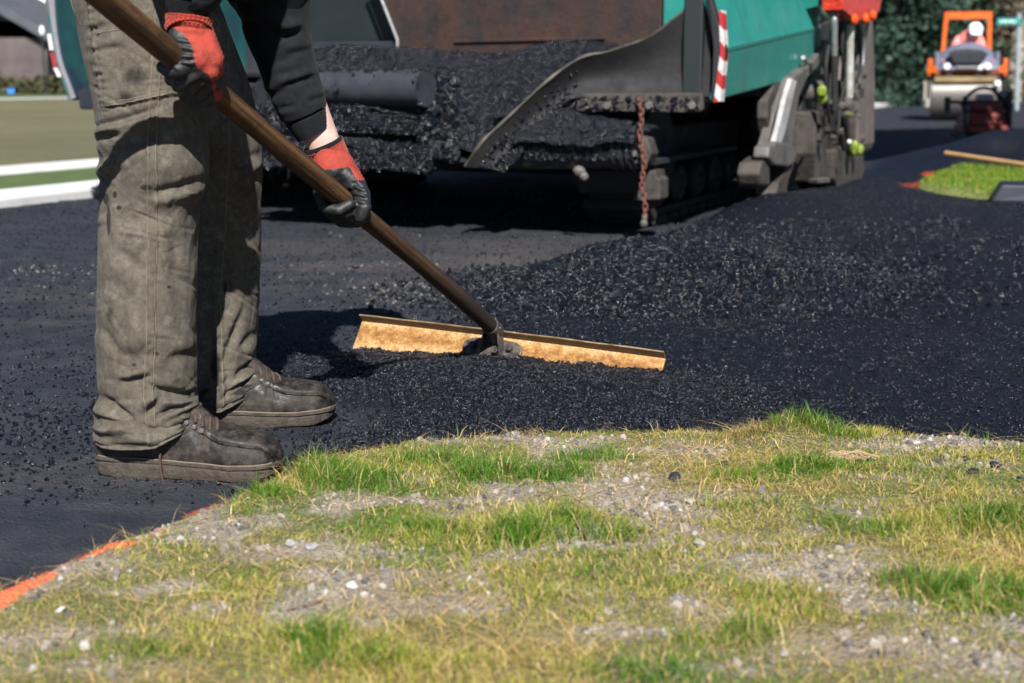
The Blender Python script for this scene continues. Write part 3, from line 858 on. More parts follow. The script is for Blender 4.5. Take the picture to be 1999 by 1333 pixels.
def resample(pts, n):
    """Smooth interpolation of rows (Catmull-Rom) by row parameter."""
    pts = np.array(pts, float); m = len(pts)
    t = np.linspace(0, m - 1, n); i = np.clip(np.floor(t).astype(int), 0, m - 2); f = (t - i)[:, None]
    p0, p1, p2, p3 = pts[np.maximum(i - 1, 0)], pts[i], pts[i + 1], pts[np.minimum(i + 2, m - 1)]
    return .5 * ((2 * p1) + (-p0 + p2) * f + (2 * p0 - 5 * p1 + 4 * p2 - p3) * f ** 2 + (-p0 + 3 * p1 - 3 * p2 + p3) * f ** 3)
def sleeve_grid(rows, nr, ns, sq=1.0):
    """rows: x,y,z, half width, half depth. Returns ring grid (nr,ns,3), outward dirs and angle phi (0 faces the camera)."""
    Q = resample(rows, nr); C, rw, rd = Q[:, :3], Q[:, 3], Q[:, 4]
    T = np.gradient(C, axis=0); T /= np.linalg.norm(T, axis=1)[:, None]
    e1 = np.tile(np.array([0, -1.0, 0]), (nr, 1)); e1 -= T * (e1 * T).sum(1)[:, None]; e1 /= np.linalg.norm(e1, axis=1)[:, None]
    e2 = np.cross(T, e1)
    s_ = np.sign(e2[:, 0].mean()); e2 = e2 * s_
    ph = np.linspace(0, 2 * np.pi, ns, endpoint=False) - np.pi
    c, s = np.cos(ph), np.sin(ph)
    c2, s2 = np.sign(c) * np.abs(c) ** sq, np.sign(s) * np.abs(s) ** sq
    O = e1[:, None] * (c2[None, :, None] * rd[:, None, None]) + e2[:, None] * (s2[None, :, None] * rw[:, None, None])
    D = e1[:, None] * c[None, :, None] + e2[:, None] * s[None, :, None]
    return C[:, None] + O, D, np.tile(ph, (nr, 1)), T
def fold(px, py, a, b, w, depth, side=0, ridge=.7):
    """Crease along the photo line a-b: a valley with a ridge on one side."""
    dx, dy = b[0] - a[0], b[1] - a[1]; L = math.hypot(dx, dy)
    t = ((px - a[0]) * dx + (py - a[1]) * dy) / (L * L); tc = np.clip(t, 0, 1)
    d = ((px - a[0]) * dy - (py - a[1]) * dx) / L
    along = np.exp(-((np.abs(t - .5) / .55) ** 4)) 
    v = -depth * np.exp(-(d / w) ** 2)
    if side: v = v + ridge * depth * np.exp(-((d - side * 1.9 * w) / (1.5 * w)) ** 2)
    return v * along
def grid_faces(nr, ns, closed=True):
    i = np.arange(nr * ns).reshape(nr, ns)
    j = np.roll(i, -1, 1) if closed else i
    if closed: return np.stack([i[:-1], j[:-1], j[1:], i[1:]], -1).reshape(-1, 4)
    return np.stack([i[:-1, :-1], i[:-1, 1:], i[1:, 1:], i[1:, :-1]], -1).reshape(-1, 4)
def px_row(xl, xr, y, Y, depth):
    a, b = at(xl, y, Y), at(xr, y, Y); c = (a + b) / 2
    return [c.x, c.y, c.z, (b - a).length / 2, depth]

NEAR = [px_row(128, 388, -190, 2.43, .125), px_row(138, 392, -90, 2.42, .118), px_row(150, 396, 0, 2.405, .112), px_row(168, 399, 95, 2.39, .106), px_row(188, 401, 190, 2.38, .102),
        px_row(196, 403, 262, 2.37, .10), px_row(199, 402, 330, 2.362, .098), px_row(200, 388, 390, 2.36, .092), px_row(198, 383, 460, 2.358, .089), px_row(197, 381, 560, 2.355, .087),
        px_row(196, 380, 650, 2.355, .085), px_row(195, 381, 750, 2.352, .084), px_row(192, 385, 815, 2.35, .084), px_row(190, 388, 850, 2.35, .084)]
FAR = [px_row(222, 400, -190, 2.59, .12), px_row(222, 405, -90, 2.605, .115), px_row(230, 417, 0, 2.62, .11), px_row(262, 452, 100, 2.64, .105), px_row(300, 490, 200, 2.655, .10), px_row(330, 508, 290, 2.668, .095),
       px_row(342, 507, 400, 2.68, .088), px_row(346, 506, 500, 2.685, .084), px_row(346, 503, 590, 2.688, .081), px_row(345, 499, 670, 2.69, .08), px_row(345, 497, 730, 2.69, .08), px_row(343, 501, 778, 2.69, .08)]
def trouser_leg(rows, folds, seam, hem_tilt, seed, patch=None):
    nr, ns = 380, 230
    G, D, PHI, T = sleeve_grid(rows, nr, ns, .92)
    px, py = px_of(G)
    face = sstep(-.25, .25, np.cos(PHI))
    d = 0 * px
    for f in folds: d = d + fold(px, py, *f)
    d = d * face
    # loose wrinkles all round
    v = np.linspace(0, 1, nr)[:, None]; u = PHI * 1.0
    cu, su = np.cos(u), np.sin(u)
    w1 = fbm(cu * 1.4 + seed, su * 1.4, v * 9 + cu * .8, o=3, seed=seed)
    w2 = fbm(cu * 4 + seed, su * 4, v * 16 + su * 1.2, o=3, seed=seed + 5)
    w3 = 1 - np.abs(fbm(cu * 2.2, su * 2.2 + seed, v * 13 - cu * 1.5, o=3, seed=seed + 9)) * 3
    d = d + .0028 * w1 + .0012 * w2 + .0014 * np.clip(w3, -1, 1)
    rgw = np.random.default_rng(seed + 70); dd = 0 * px
    x0_, x1_ = px[:, ns // 4:3 * ns // 4].min(), px[:, ns // 4:3 * ns // 4].max()
    for k in range(95):
        cx_, cy_ = rgw.uniform(x0_, x1_), rgw.uniform(0, 850); an = rgw.normal() * .5 + (0.5 if rgw.random() < .5 else -.4); L_ = rgw.uniform(12, 48)
        if rgw.random() < .3: an += 1.2
        dd = dd + fold(px, py, (cx_ - L_ * math.cos(an), cy_ - L_ * math.sin(an)), (cx_ + L_ * math.cos(an), cy_ + L_ * math.sin(an)), rgw.uniform(2.0, 4.5), rgw.uniform(.0005, .0021), 1 if rgw.random() < .5 else -1, .6)
    d = d + dd * face
    d = d + (.006 * sstep(.86, .97, v) * np.sin(v * 150 + 2.2 * w1 + cu * 2)) * (1 - .6 * face)
    # outseam: a felled double ridge
    sx = np.interp(py, [p[1] for p in seam], [p[0] for p in seam])
    ds = np.abs(px - sx)
    d = d + face * (.0020 * np.exp(-((ds - 6) / 3.2) ** 2) + .0012 * np.exp(-(ds / 3) ** 2) - .0014 * np.exp(-((ds - 12) / 3.5) ** 2))
    # doubled hem
    tr = np.arange(nr)[:, None] / (nr - 1)
    d = d + .0014 * sstep(.968, .974, tr) + .001 * np.sin(tr * 0 + u * 17) * sstep(.96, 1, tr)
    if patch is not None: d = d + face * patch(px, py)
    # keep the knees' silhouette clean: damp on the outline
    G = G + D * d[..., None]
    # hem climbs over the boot
    G[..., 2] += hem_tilt(px) * sstep(.80, 1.0, tr)
    # inner return so the hem has thickness
    rim = G[-1] - D[-1] * .003; up1 = G[-1] - D[-1] * .004; up1 = up1 + np.array([0, 0, .05])
    A = np.concatenate([G.reshape(-1, 3), rim, up1]); 
    return A - np.array(PL), grid_faces(nr + 2, ns)
near_folds = [
    ((196, 246), (300, 214), 7, .010, -1), ((196, 268), (232, 262), 6, .008, 1), ((197, 312), (290, 262), 13, .010, -1, .5), ((199, 352), (240, 330), 7, .007, 1),
    ((300, 378), (388, 352), 9, .009, -1, .9), ((205, 395), (215, 470), 6, .004, 1), ((235, 430), (330, 420), 18, .004, -1),
    ((236, 748), (288, 735), 6, .010, 1), ((197, 776), (256, 818), 9, .014, -1, .8), ((194, 816), (300, 842), 8, .013, -1, .9), ((304, 762), (388, 782), 9, .017, -1, .7),
    ((286, 806), (314, 776), 7, .010, 1), ((312, 812), (372, 796), 6, .007, -1), ((230, 700), (300, 690), 14, .005, 1), ((215, 560), (330, 640), 20, .004, -1), ((345, 470), (350, 640), 12, .004, 1),
    ((240, 600), (250, 720), 10, .004, 1), ((330, 700), (382, 690), 10, .006, 1), ((200, 640), (240, 700), 9, .005, -1), ((320, 520), (375, 560), 13, .004, 1), ((230, 490), (285, 530), 12, .004, -1),
    ((178, 100), (240, 92), 5, .0035, 1), ((172, 60), (215, 50), 6, .004, 1), ((185, 150), (203, 146), 4, .0022, 1), ((186, 172), (206, 166), 4, .0025, 1), ((180, 128), (199, 122), 4, .0022, 1), ((174, 80), (192, 77), 4, .002, 1), ((250, 130), (300, 180), 15, .004, 1), ((215, 180), (250, 90), 18, .004, -1)]
near_seam = [(330, -100), (310, 60), (300, 200), (296, 300), (297, 390), (297, 480), (293, 560), (295, 640), (292, 700), (289, 760), (298, 850)]
def near_patch(px, py):
    # doubled canvas panel on the thigh: raised, ends in a bound edge
    eb = np.interp(px, [190, 250, 330], [212, 204, 186]); el = np.interp(py, [-100, 0, 60, 210], [152, 172, 182, 200])
    ins = sstep(eb + 2, eb - 3, py) * sstep(el - 2, el + 3, px)
    pucker = .0018 * np.sin(py * .42) * np.exp(-((px - el - 7) / 9) ** 2)
    st_ = .0014 * np.exp(-((py - eb + 9) / 2.5) ** 2) + .0012 * np.exp(-((px - el - 8) / 2.5) ** 2)
    return (.0060 * ins + pucker * (py < 220) - st_ * ins) + .014 * np.exp(-(((px - 318) / 78) ** 2 + ((py - 318) / 52) ** 2))
far_folds = [((462, 736), (498, 712), 7, .012, -1), ((436, 706), (472, 612), 8, .008, 1), ((428, 728), (420, 766), 5, .007, 1), ((395, 772), (440, 742), 8, .008, 1), ((440, 470), (452, 600), 10, .005, -1), ((470, 560), (500, 520), 10, .005, 1),
             ((400, 600), (420, 690), 9, .006, -1), ((455, 370), (505, 340), 10, .006, 1), ((450, 330), (505, 300), 9, .006, -1), ((395, 690), (430, 660), 8, .005, 1), ((470, 680), (498, 650), 8, .006, -1), ((440, 770), (500, 742), 6, .006, 1), ((455, 430), (500, 440), 12, .005, 1)]
far_seam = [(440, 0), (440, 300), (434, 430), (432, 470), (424, 560), (427, 650), (430, 765)]
A1, F1 = trouser_leg(NEAR, near_folds, near_seam, lambda px: np.clip(np.interp(px, [190, 300, 388], [-.006, .0, .032]), -.01, .035), 3, near_patch)
A2, F2 = trouser_leg(FAR, far_folds, far_seam, lambda px: np.clip(np.interp(px, [345, 430, 501], [-.012, -.008, .020]), -.012, .022), 8)
# seat of the trousers
hipc = [[-.68, 2.51, .865, .13, .15], [-.70, 2.51, .90, .15, .175], [-.705, 2.51, .95, .15, .185], [-.66, 2.51, 1.03, .135, .17]]
G3, D3, PH3, T3 = sleeve_grid(hipc, 60, 120)
G3 = G3 + D3 * (.004 * fbm(np.cos(PH3) * 3, np.sin(PH3) * 3, np.linspace(0, 3, 60)[:, None] + 0 * PH3, seed=12))[..., None]
A3 = G3.reshape(-1, 3) - np.array(PL); F3 = grid_faces(60, 120)
tro = from_np('trousers', np.concatenate([A1, A2, A3]), np.concatenate([F1, F2 + len(A1), F3 + len(A1) + len(A2)]), M_TROUSER, person, True)
_co = np.zeros(len(tro.data.vertices) * 3); tro.data.vertices.foreach_get('co', _co); _co = _co.reshape(-1, 3) + np.array(PL)
_px, _py = px_of(_co); _tar = 0 * _px; _near = _co[:, 1] < 2.53
for x_, y_, rx_, ry_, k_, nr_ in ((207, 388, 6, 12, 1, 1), (212, 432, 4, 34, 1, 1), (286, 366, 15, 6, 1, 1), (224, 380, 5, 8, 1, 1), (232, 405, 7, 6, .8, 1), (262, 150, 34, 30, .62, 1), (245, 190, 30, 18, .6, 1), (225, 85, 20, 14, .5, 1), (420, 715, 14, 42, .75, 0), (402, 772, 16, 18, .8, 0), (470, 765, 30, 10, .7, 0), (355, 830, 30, 13, .75, 1), (305, 690, 8, 5, .9, 1), (262, 712, 6, 4, .9, 1), (230, 845, 40, 9, .65, 1), (330, 560, 5, 4, .9, 1), (440, 560, 5, 22, .7, 0), (350, 745, 26, 16, .5, 1), (215, 610, 14, 40, .5, 1), (330, 460, 24, 22, .45, 1)):
    _tar = np.maximum(_tar, k_ * np.exp(-(((_px - x_) / rx_) ** 2 + ((_py - y_) / ry_) ** 2)) * (_near == bool(nr_)))
attr_float(tro, 'tar', _tar)
tag(tro, 'baggy khaki canvas trousers smeared with dirt, wrinkled at the hems')
# thread lines beside the seams, set on the cloth
def thread(A, nr, ns, line, name='stitching'):
    P = A[:nr * ns].reshape(nr, ns, 3)
    W = P + np.array(PL); px, py = px_of(W); half = slice(ns // 4, 3 * ns // 4)
    pts = []
    for r_ in range(0, nr - 6, 3):
        x_ = np.interp(py[r_, half].mean(), [p[1] for p in line], [p[0] for p in line])
        k = np.argmin(np.abs(px[r_, half] - x_)) + ns // 4
        pts.append(P[r_, k] + np.array([0, -.0006, 0]))
    mb = MB(); mb.tube(pts, .0006, 5); return mb.build(name, M_THREAD, tro, smooth=0)
def cross_thread(A, nr, ns, line):
    P = A[:nr * ns].reshape(nr, ns, 3); px, py = px_of(P + np.array(PL)); pts = []
    for k in range(ns // 4, 3 * ns // 4, 2):
        x_ = px[:, k]; y_ = np.interp(x_, [p[0] for p in line], [p[1] for p in line]); r_ = np.argmin(np.abs(py[:, k] - y_))
        if line[0][0] < px[r_, k] < line[-1][0]: pts.append(P[r_, k] + np.array([0, -.0007, 0]))
    mb = MB(); mb.tube(pts, .0006, 5); mb.build('stitching', M_THREAD, tro, smooth=0)
cross_thread(A1, 380, 230, [(202, 201), (250, 194), (330, 176)]); cross_thread(A1, 380, 230, [(202, 207), (250, 200), (330, 182)]); cross_thread(A1, 380, 230, [(184, 66), (250, 56), (300, 48)])
thread(A1, 380, 230, [(x + 9, y) for x, y in near_seam]); thread(A1, 380, 230, [(x - 8, y) for x, y in near_seam]); thread(A2, 380, 230, [(x + 6, y) for x, y in far_seam])

# ---- body: one figure, seen only at the wrist
J = dict(pelvis=(-.70, 2.51, .93), waist=(-.62, 2.51, 1.02), chest=(-.50, 2.51, 1.10), neck=(-.38, 2.51, 1.19), headb=(-.34, 2.51, 1.22), headt=(-.26, 2.51, 1.27),
         sr=(-.44, 2.33, 1.13), er=(-.50, 2.12, 1.00), wr=tuple(at(371, 8, 2.195)), sl=(-.43, 2.69, 1.10), el=tuple(at(508, -30, 2.73)), wl=tuple(at(634, 285, 2.745)),
         hr=(-.67, 2.42, .90), kr=tuple(at(300, 330, 2.37)), ar=tuple(at(285, 860, 2.36)), hl=(-.68, 2.60, .90), kl=tuple(at(425, 300, 2.67)), al=tuple(at(425, 800, 2.69)))
mb = MB()
def limb(a, b, ra, rb): mb.capsule(Vector(J[a]) - PL, Vector(J[b]) - PL, ra, rb)
limb('pelvis', 'waist', .125, .115); limb('waist', 'chest', .115, .13); limb('chest', 'neck', .12, .06); limb('neck', 'headb', .055, .058)
limb('sr', 'er', .050, .042); limb('er', 'wr', .042, .028); limb('sl', 'el', .050, .042); limb('el', 'wl', .042, .0335)
limb('hr', 'kr', .085, .058); limb('kr', 'ar', .056, .038); limb('hl', 'kl', .085, .058); limb('kl', 'al', .056, .038)
mb.capsule(Vector((-.48, 2.36, 1.12)) - PL, Vector((-.48, 2.66, 1.11)) - PL, .07, .07)
hc = Vector((-.275, 2.51, 1.245)) - PL
mb.ball(hc, (.095, .075, .112), 20, 14, (0, R(40), 0))
fdir = Vector((.62, 0, -.78)); updir = Vector((.78, 0, .62))
mb.capsule(hc + fdir * .085 + updir * .012, hc + fdir * .108 - updir * .018, .008, .013)              # nose
mb.ball(hc + fdir * .070 - updir * .065, (.03, .03, .028)); mb.ball(hc + fdir * .092 - updir * .043, (.010, .022, .007))
for s_ in (-1, 1):
    mb.ball(hc + Vector((0, s_ * .075, 0)) - updir * .005, (.022, .010, .03)); mb.ball(hc + fdir * .083 + Vector((0, s_ * .03, 0)) + updir * .012, (.008, .014, .008))
body = mb.build('body', M_SKIN, person); remeshed(body, .008, 6)
# cap
mb = MB(); mb.ball(hc + updir * .03 - fdir * .01, (.105, .085, .085), 20, 12, (0, R(40), 0)); cap = mb.build('cap', pm('navy_cap', (.02, .025, .05), (.03, .035, .06), 30, .9), person, smooth=60)
mb = MB(); mb.prism([hc + fdir * .07 + updir * .055 + Vector((0, .07, 0)), hc + fdir * .16 + updir * .035 + Vector((0, .05, 0)), hc + fdir * .16 + updir * .035 + Vector((0, -.05, 0)), hc + fdir * .07 + updir * .055 + Vector((0, -.07, 0))], updir * .006)
mb.build('brim', cap.data.materials[0], cap, bev=.002)

# ---- jacket
mb = MB()
def jl(a, b, ra, rb): mb.capsule(Vector(J[a]) - PL, Vector(J[b]) - PL, ra, rb)
jl('waist', 'chest', .155, .16); jl('chest', 'neck', .15, .075)
mb.capsule(Vector((-.47, 2.35, 1.12)) - PL, Vector((-.47, 2.67, 1.11)) - PL, .09, .09)
jl('sr', 'er', .075, .066)
jl('sl', 'el', .085, .066)
mb.capsule(Vector((-.56, 2.51, .97)) - PL, Vector((-.44, 2.55, .98)) - PL, .10, .09)        # hanging front
mb.capsule(at(440, -60, 2.62) - PL, at(545, -40, 2.68) - PL, .05, .055)
mb.capsule(at(545, -55, 2.70) - PL, at(530, 35, 2.715) - PL, .066, .056)
jac = mb.build('jacket', M_JACKET, person); remeshed(jac, .010, 8)
co = np.zeros(len(jac.data.vertices) * 3); jac.data.vertices.foreach_get('co', co); co = co.reshape(-1, 3)
no = np.zeros_like(co).ravel(); jac.data.vertices.foreach_get('normal', no); no = no.reshape(-1, 3)
co = co + no * (.010 * fbm(co[:, 0] * 9, co[:, 1] * 9, co[:, 2] * 14, o=3, seed=31))[:, None]
jac.data.vertices.foreach_set('co', co.ravel()); jac.data.update()
def arm(rows, folds, name, cuff_from, seed, cuffs=True):
    nr, ns = 200, 140
    G, D, PHI, T = sleeve_grid(rows, nr, ns)
    px, py = px_of(G); d = 0 * px; face = sstep(-.4, .2, np.cos(PHI))
    for f in folds: d = d + fold(px, py, *f)
    d = d * face
    v = np.linspace(0, 1, nr)[:, None]
    d = d + .003 * fbm(np.cos(PHI) * 2 + seed, np.sin(PHI) * 2, v * 7, o=3, seed=seed) * (1 - sstep(cuff_from - .06, cuff_from, v))
    d = d - .003 * sstep(cuff_from - .012, cuff_from + .004, v) - .004 * np.exp(-((v - cuff_from) / .012) ** 2)
    d = d + .0002 * np.sin(PHI * 60) * sstep(cuff_from, cuff_from + .02, v)
    G = G + D * d[..., None]
    rim = G[-1] - D[-1] * .003; back = G[-1] - D[-1] * .004 - T[-1] * .03
    return from_np(name, np.concatenate([G.reshape(-1, 3), rim, back]) - np.array(PL), grid_faces(nr + 2, ns), M_JACKET, person, True)
def ax_row(x, y, Y, w, d): p = at(x, y, Y); return [p.x, p.y, p.z, w, d]
left_sleeve = [ax_row(520, -110, 2.70, .075, .075), ax_row(528, -30, 2.71, .072, .07), ax_row(538, 45, 2.715, .064, .062), ax_row(555, 105, 2.72, .056, .056), ax_row(572, 160, 2.725, .051, .052), ax_row(588, 205, 2.73, .048, .049), ax_row(600, 232, 2.735, .044, .045), ax_row(614, 259, 2.74, .0385, .040)]
arm(left_sleeve, [((562, 106), (604, 97), 7, .004, 1), ((530, 124), (575, 112), 9, .003, -1), ((556, 168), (612, 150), 6, .0055, 1, .9), ((524, 190), (560, 172), 8, .004, 1), ((604, 197), (634, 189), 6, .003, 1), ((540, 145), (590, 135), 10, .003, -1), ((545, 212), (575, 206), 5, .003, -1), ((548, 75), (590, 60), 8, .008, 1), ((470, 40), (560, 70), 10, .01, 1)], 'sleeve', .80, 51)
right_sleeve = [list(Vector(J['er'])) + [.062, .062], ax_row(372, -60, 2.185, .054, .054), ax_row(370, -30, 2.19, .046, .048), ax_row(369, 0, 2.195, .039, .042), ax_row(370, 27, 2.20, .0335, .037)]
arm(right_sleeve, [((330, -10), (410, -4), 6, .005, 1)], 'sleeve', .66, 57)

# ---- gloves
def finger(mb, pts, r0, r1):
    n = len(pts)
    for k in range(n - 1):
        mb.capsule(pts[k], pts[k + 1], r0 + (r1 - r0) * k / (n - 1), r0 + (r1 - r0) * (k + 1) / (n - 1), 12)
def glove(name, build, coat, wrink, label, seed):
    mb = MB(); build(mb); o = mb.build(name, M_GLOVE, person); remeshed(o, .0022, 7, .5)
    n = len(o.data.vertices); co = np.zeros(n * 3); o.data.vertices.foreach_get('co', co); co = co.reshape(-1, 3)
    no = np.zeros(n * 3); o.data.vertices.foreach_get('normal', no); no = no.reshape(-1, 3)
    px, py = px_of(co + np.array(PL)); face = sstep(.1, -.3, no[:, 1])
    d = 0 * px
    for f in wrink: d = d + fold(px, py, *f)
    k_ = coat(px, py, no)
    d = d * face + .0009 * fbm(co[:, 0] * 120, co[:, 1] * 120, co[:, 2] * 120, o=2, seed=seed)
    rib = .0005 * np.sin(px * 1.25 + (py * .25)) * (1 - k_)
    co = co + no * (d + rib)[:, None]
    o.data.vertices.foreach_set('co', co.ravel()); o.data.update()
    attr_float(o, 'coat', k_); tag(o, label); return o
def hp(x, y, Y): return at(x, y, Y) - PL
hu = on_handle(375); YU = hu.y                                             # handle under the upper hand
HAX = -hd                                                                  # down the handle, to the blade
side_up = (Vector((0, 0, 1)) - HAX * HAX.z).normalized()                   # above the handle
side_cam = HAX.cross(side_up); side_cam = side_cam if side_cam.y < 0 else -side_cam
def around(c, ang, r, along=0.0):
    """Point round the handle: 0 above it, 90 on the camera's side, 180 below, 270 behind."""
    a = R(ang); return c + HAX * along + (side_up * math.cos(a) + side_cam * math.sin(a)) * r - PL
def upper(mb):
    mb.capsule(hp(370, 56, 2.195), hp(371, 66, YU - .012), .029, .030)
    mb.capsule(hp(360, 58, YU - .014), hp(384, 112, YU - .030), .027, .026); mb.capsule(hp(380, 56, YU - .006), hp(404, 116, YU - .018), .027, .026)
    mb.capsule(hp(388, 80, YU - .002), hp(414, 132, YU + .004), .024, .019)
    mb.capsule(hp(372, 100, YU - .034), hp(408, 138, YU - .024), .019, .017)
    c = on_handle(388)
    for k, (al, ln) in enumerate(((.036, 0), (.014, 6), (-.008, 8), (-.028, 0))):                 # four fingers behind and under the handle
        finger(mb, [around(c, -12, .036, al), around(c, -75, .0335, al - .003), around(c, -135, .0315, al - .006), around(c, -185 - ln, .0305, al - .010), around(c, -232 - ln, .030, al - .013)], .0125 - .0008 * (k == 3), .0098)
    finger(mb, [hp(352, 72, YU - .030), hp(366, 112, YU - .042), hp(352, 134, YU - .046), hp(333, 139, YU - .040), hp(318, 132, YU - .036)], .0185, .0105)   # thumb across the near side
def upper_coat(px, py, no):
    xb = np.interp(py, [30, 52, 60, 75, 95, 118, 135, 145, 400], [322, 332, 350, 366, 376, 380, 386, 408, 470])
    return np.clip(.5 + (xb - px) / 8, 0, 1) * sstep(44, 52, py + (px - 320) * .12)
def lower(mb):
    c = on_handle(672)
    mb.capsule(hp(648, 322, 2.755), hp(652, 332, c.y + .012), .033, .033)
    mb.capsule(hp(640, 318, c.y + .018), hp(668, 372, c.y + .034), .027, .026); mb.capsule(hp(664, 320, c.y + .012), hp(695, 366, c.y + .020), .026, .022)
    mb.capsule(hp(655, 330, c.y + .006), hp(686, 352, c.y + .004), .022, .020)
    c = on_handle(676)
    for k, (al, q) in enumerate(((.022, 0), (.000, 4), (-.021, 4), (-.041, -6))):                  # fingers pass behind and come up on the camera's side
        finger(mb, [around(c, -30, .040, al), around(c, -85, .037, al), around(c, -150, .0325, al + .002), around(c, -205 - q, .0305, al + .006), around(c, -248 - q, .0295, al + .012)], .0135 - .001 * (k == 3), .0105)
    finger(mb, [hp(690, 352, c.y + .008), hp(707, 380, c.y - .018), hp(711, 405, c.y - .034), hp(704, 424, c.y - .034)], .0185, .0115)   # thumb over the top
def lower_coat(px, py, no):
    yb = 331 - (px - 640) * .12 + 1.2 * np.sin(px * 1.1)
    red_side = sstep(676, 682, px - np.interp(py, [320, 352], [0, 18])) * (py < 352)
    return np.clip(.5 + (py - yb) / 5, 0, 1) * (1 - red_side)
glove('glove', upper, upper_coat, [((344, 84), (372, 88), 3, .004, 1), ((344, 98), (378, 104), 3.5, .005, 1), ((352, 116), (378, 116), 3, .005, 1), ((355, 126), (376, 130), 2.5, .004, 1), ((330, 128), (345, 142), 2.5, .002, 1), ((336, 48), (396, 56), 3, .003, 1), ((400, 100), (415, 140), 5, .002, 1)], 'work glove on the upper hand, red knit back and black rubber palm', 61)
glove('glove', lower, lower_coat, [((690, 356), (706, 366), 2.5, .003, 1), ((690, 368), (712, 378), 2.5, .004, 1), ((692, 382), (714, 388), 2.5, .004, 1), ((694, 396), (712, 400), 2, .003, 1), ((655, 345), (672, 360), 9, .004, 0), ((676, 372), (700, 372), 3, .003, 1)], 'work glove on the lower hand, red ribbed cuff and black rubber palm', 63)
def cuff(rows, name, label):
    nr, ns = 60, 180
    G, D, PHI, T = sleeve_grid(rows, nr, ns)
    v = np.linspace(0, 1, nr)[:, None]; px, py = px_of(G)
    d = .0009 * np.sin(PHI * 30) + .0012 * np.exp(-((v - .03) / .05) ** 2) - .0014 * np.exp(-((v - .55 - .08 * np.sin(PHI)) / .06) ** 2) + .0012 * np.exp(-((v - .7) / .1) ** 2)
    G = G + D * d[..., None]
    top_in = G[0] - D[0] * .0035; deep = top_in + T[0] * .012
    o = from_np(name, np.concatenate([deep[None], top_in[None], G]).reshape(-1, 3) - np.array(PL), grid_faces(nr + 2, ns), M_KNIT, person, True)
    tag(o, label); return o
cuff([ax_row(632, 284, 2.744, .0385, .040), ax_row(642, 306, 2.75, .0380, .0385), ax_row(652, 332, 2.757, .0385, .037)], 'glove_cuff', 'red ribbed cuff with black hem')
cuff([ax_row(370, 33, 2.199, .0345, .037), ax_row(369, 46, 2.198, .0345, .0365), ax_row(370, 60, 2.193, .0335, .035)], 'glove_cuff', 'red ribbed cuff')
# black hem band of the lower cuff
G, D, PHI, T = sleeve_grid([ax_row(630, 279, 2.744, .0385, .0405), ax_row(633, 286, 2.745, .0392, .041)], 8, 120)
from_np('cuff_hem', np.concatenate([G.reshape(-1, 3), (G[-1] - D[-1] * .004), (G[0] - D[0] * .004), G[0]]) - np.array(PL), grid_faces(11, 120), M_JACKET, person, True)

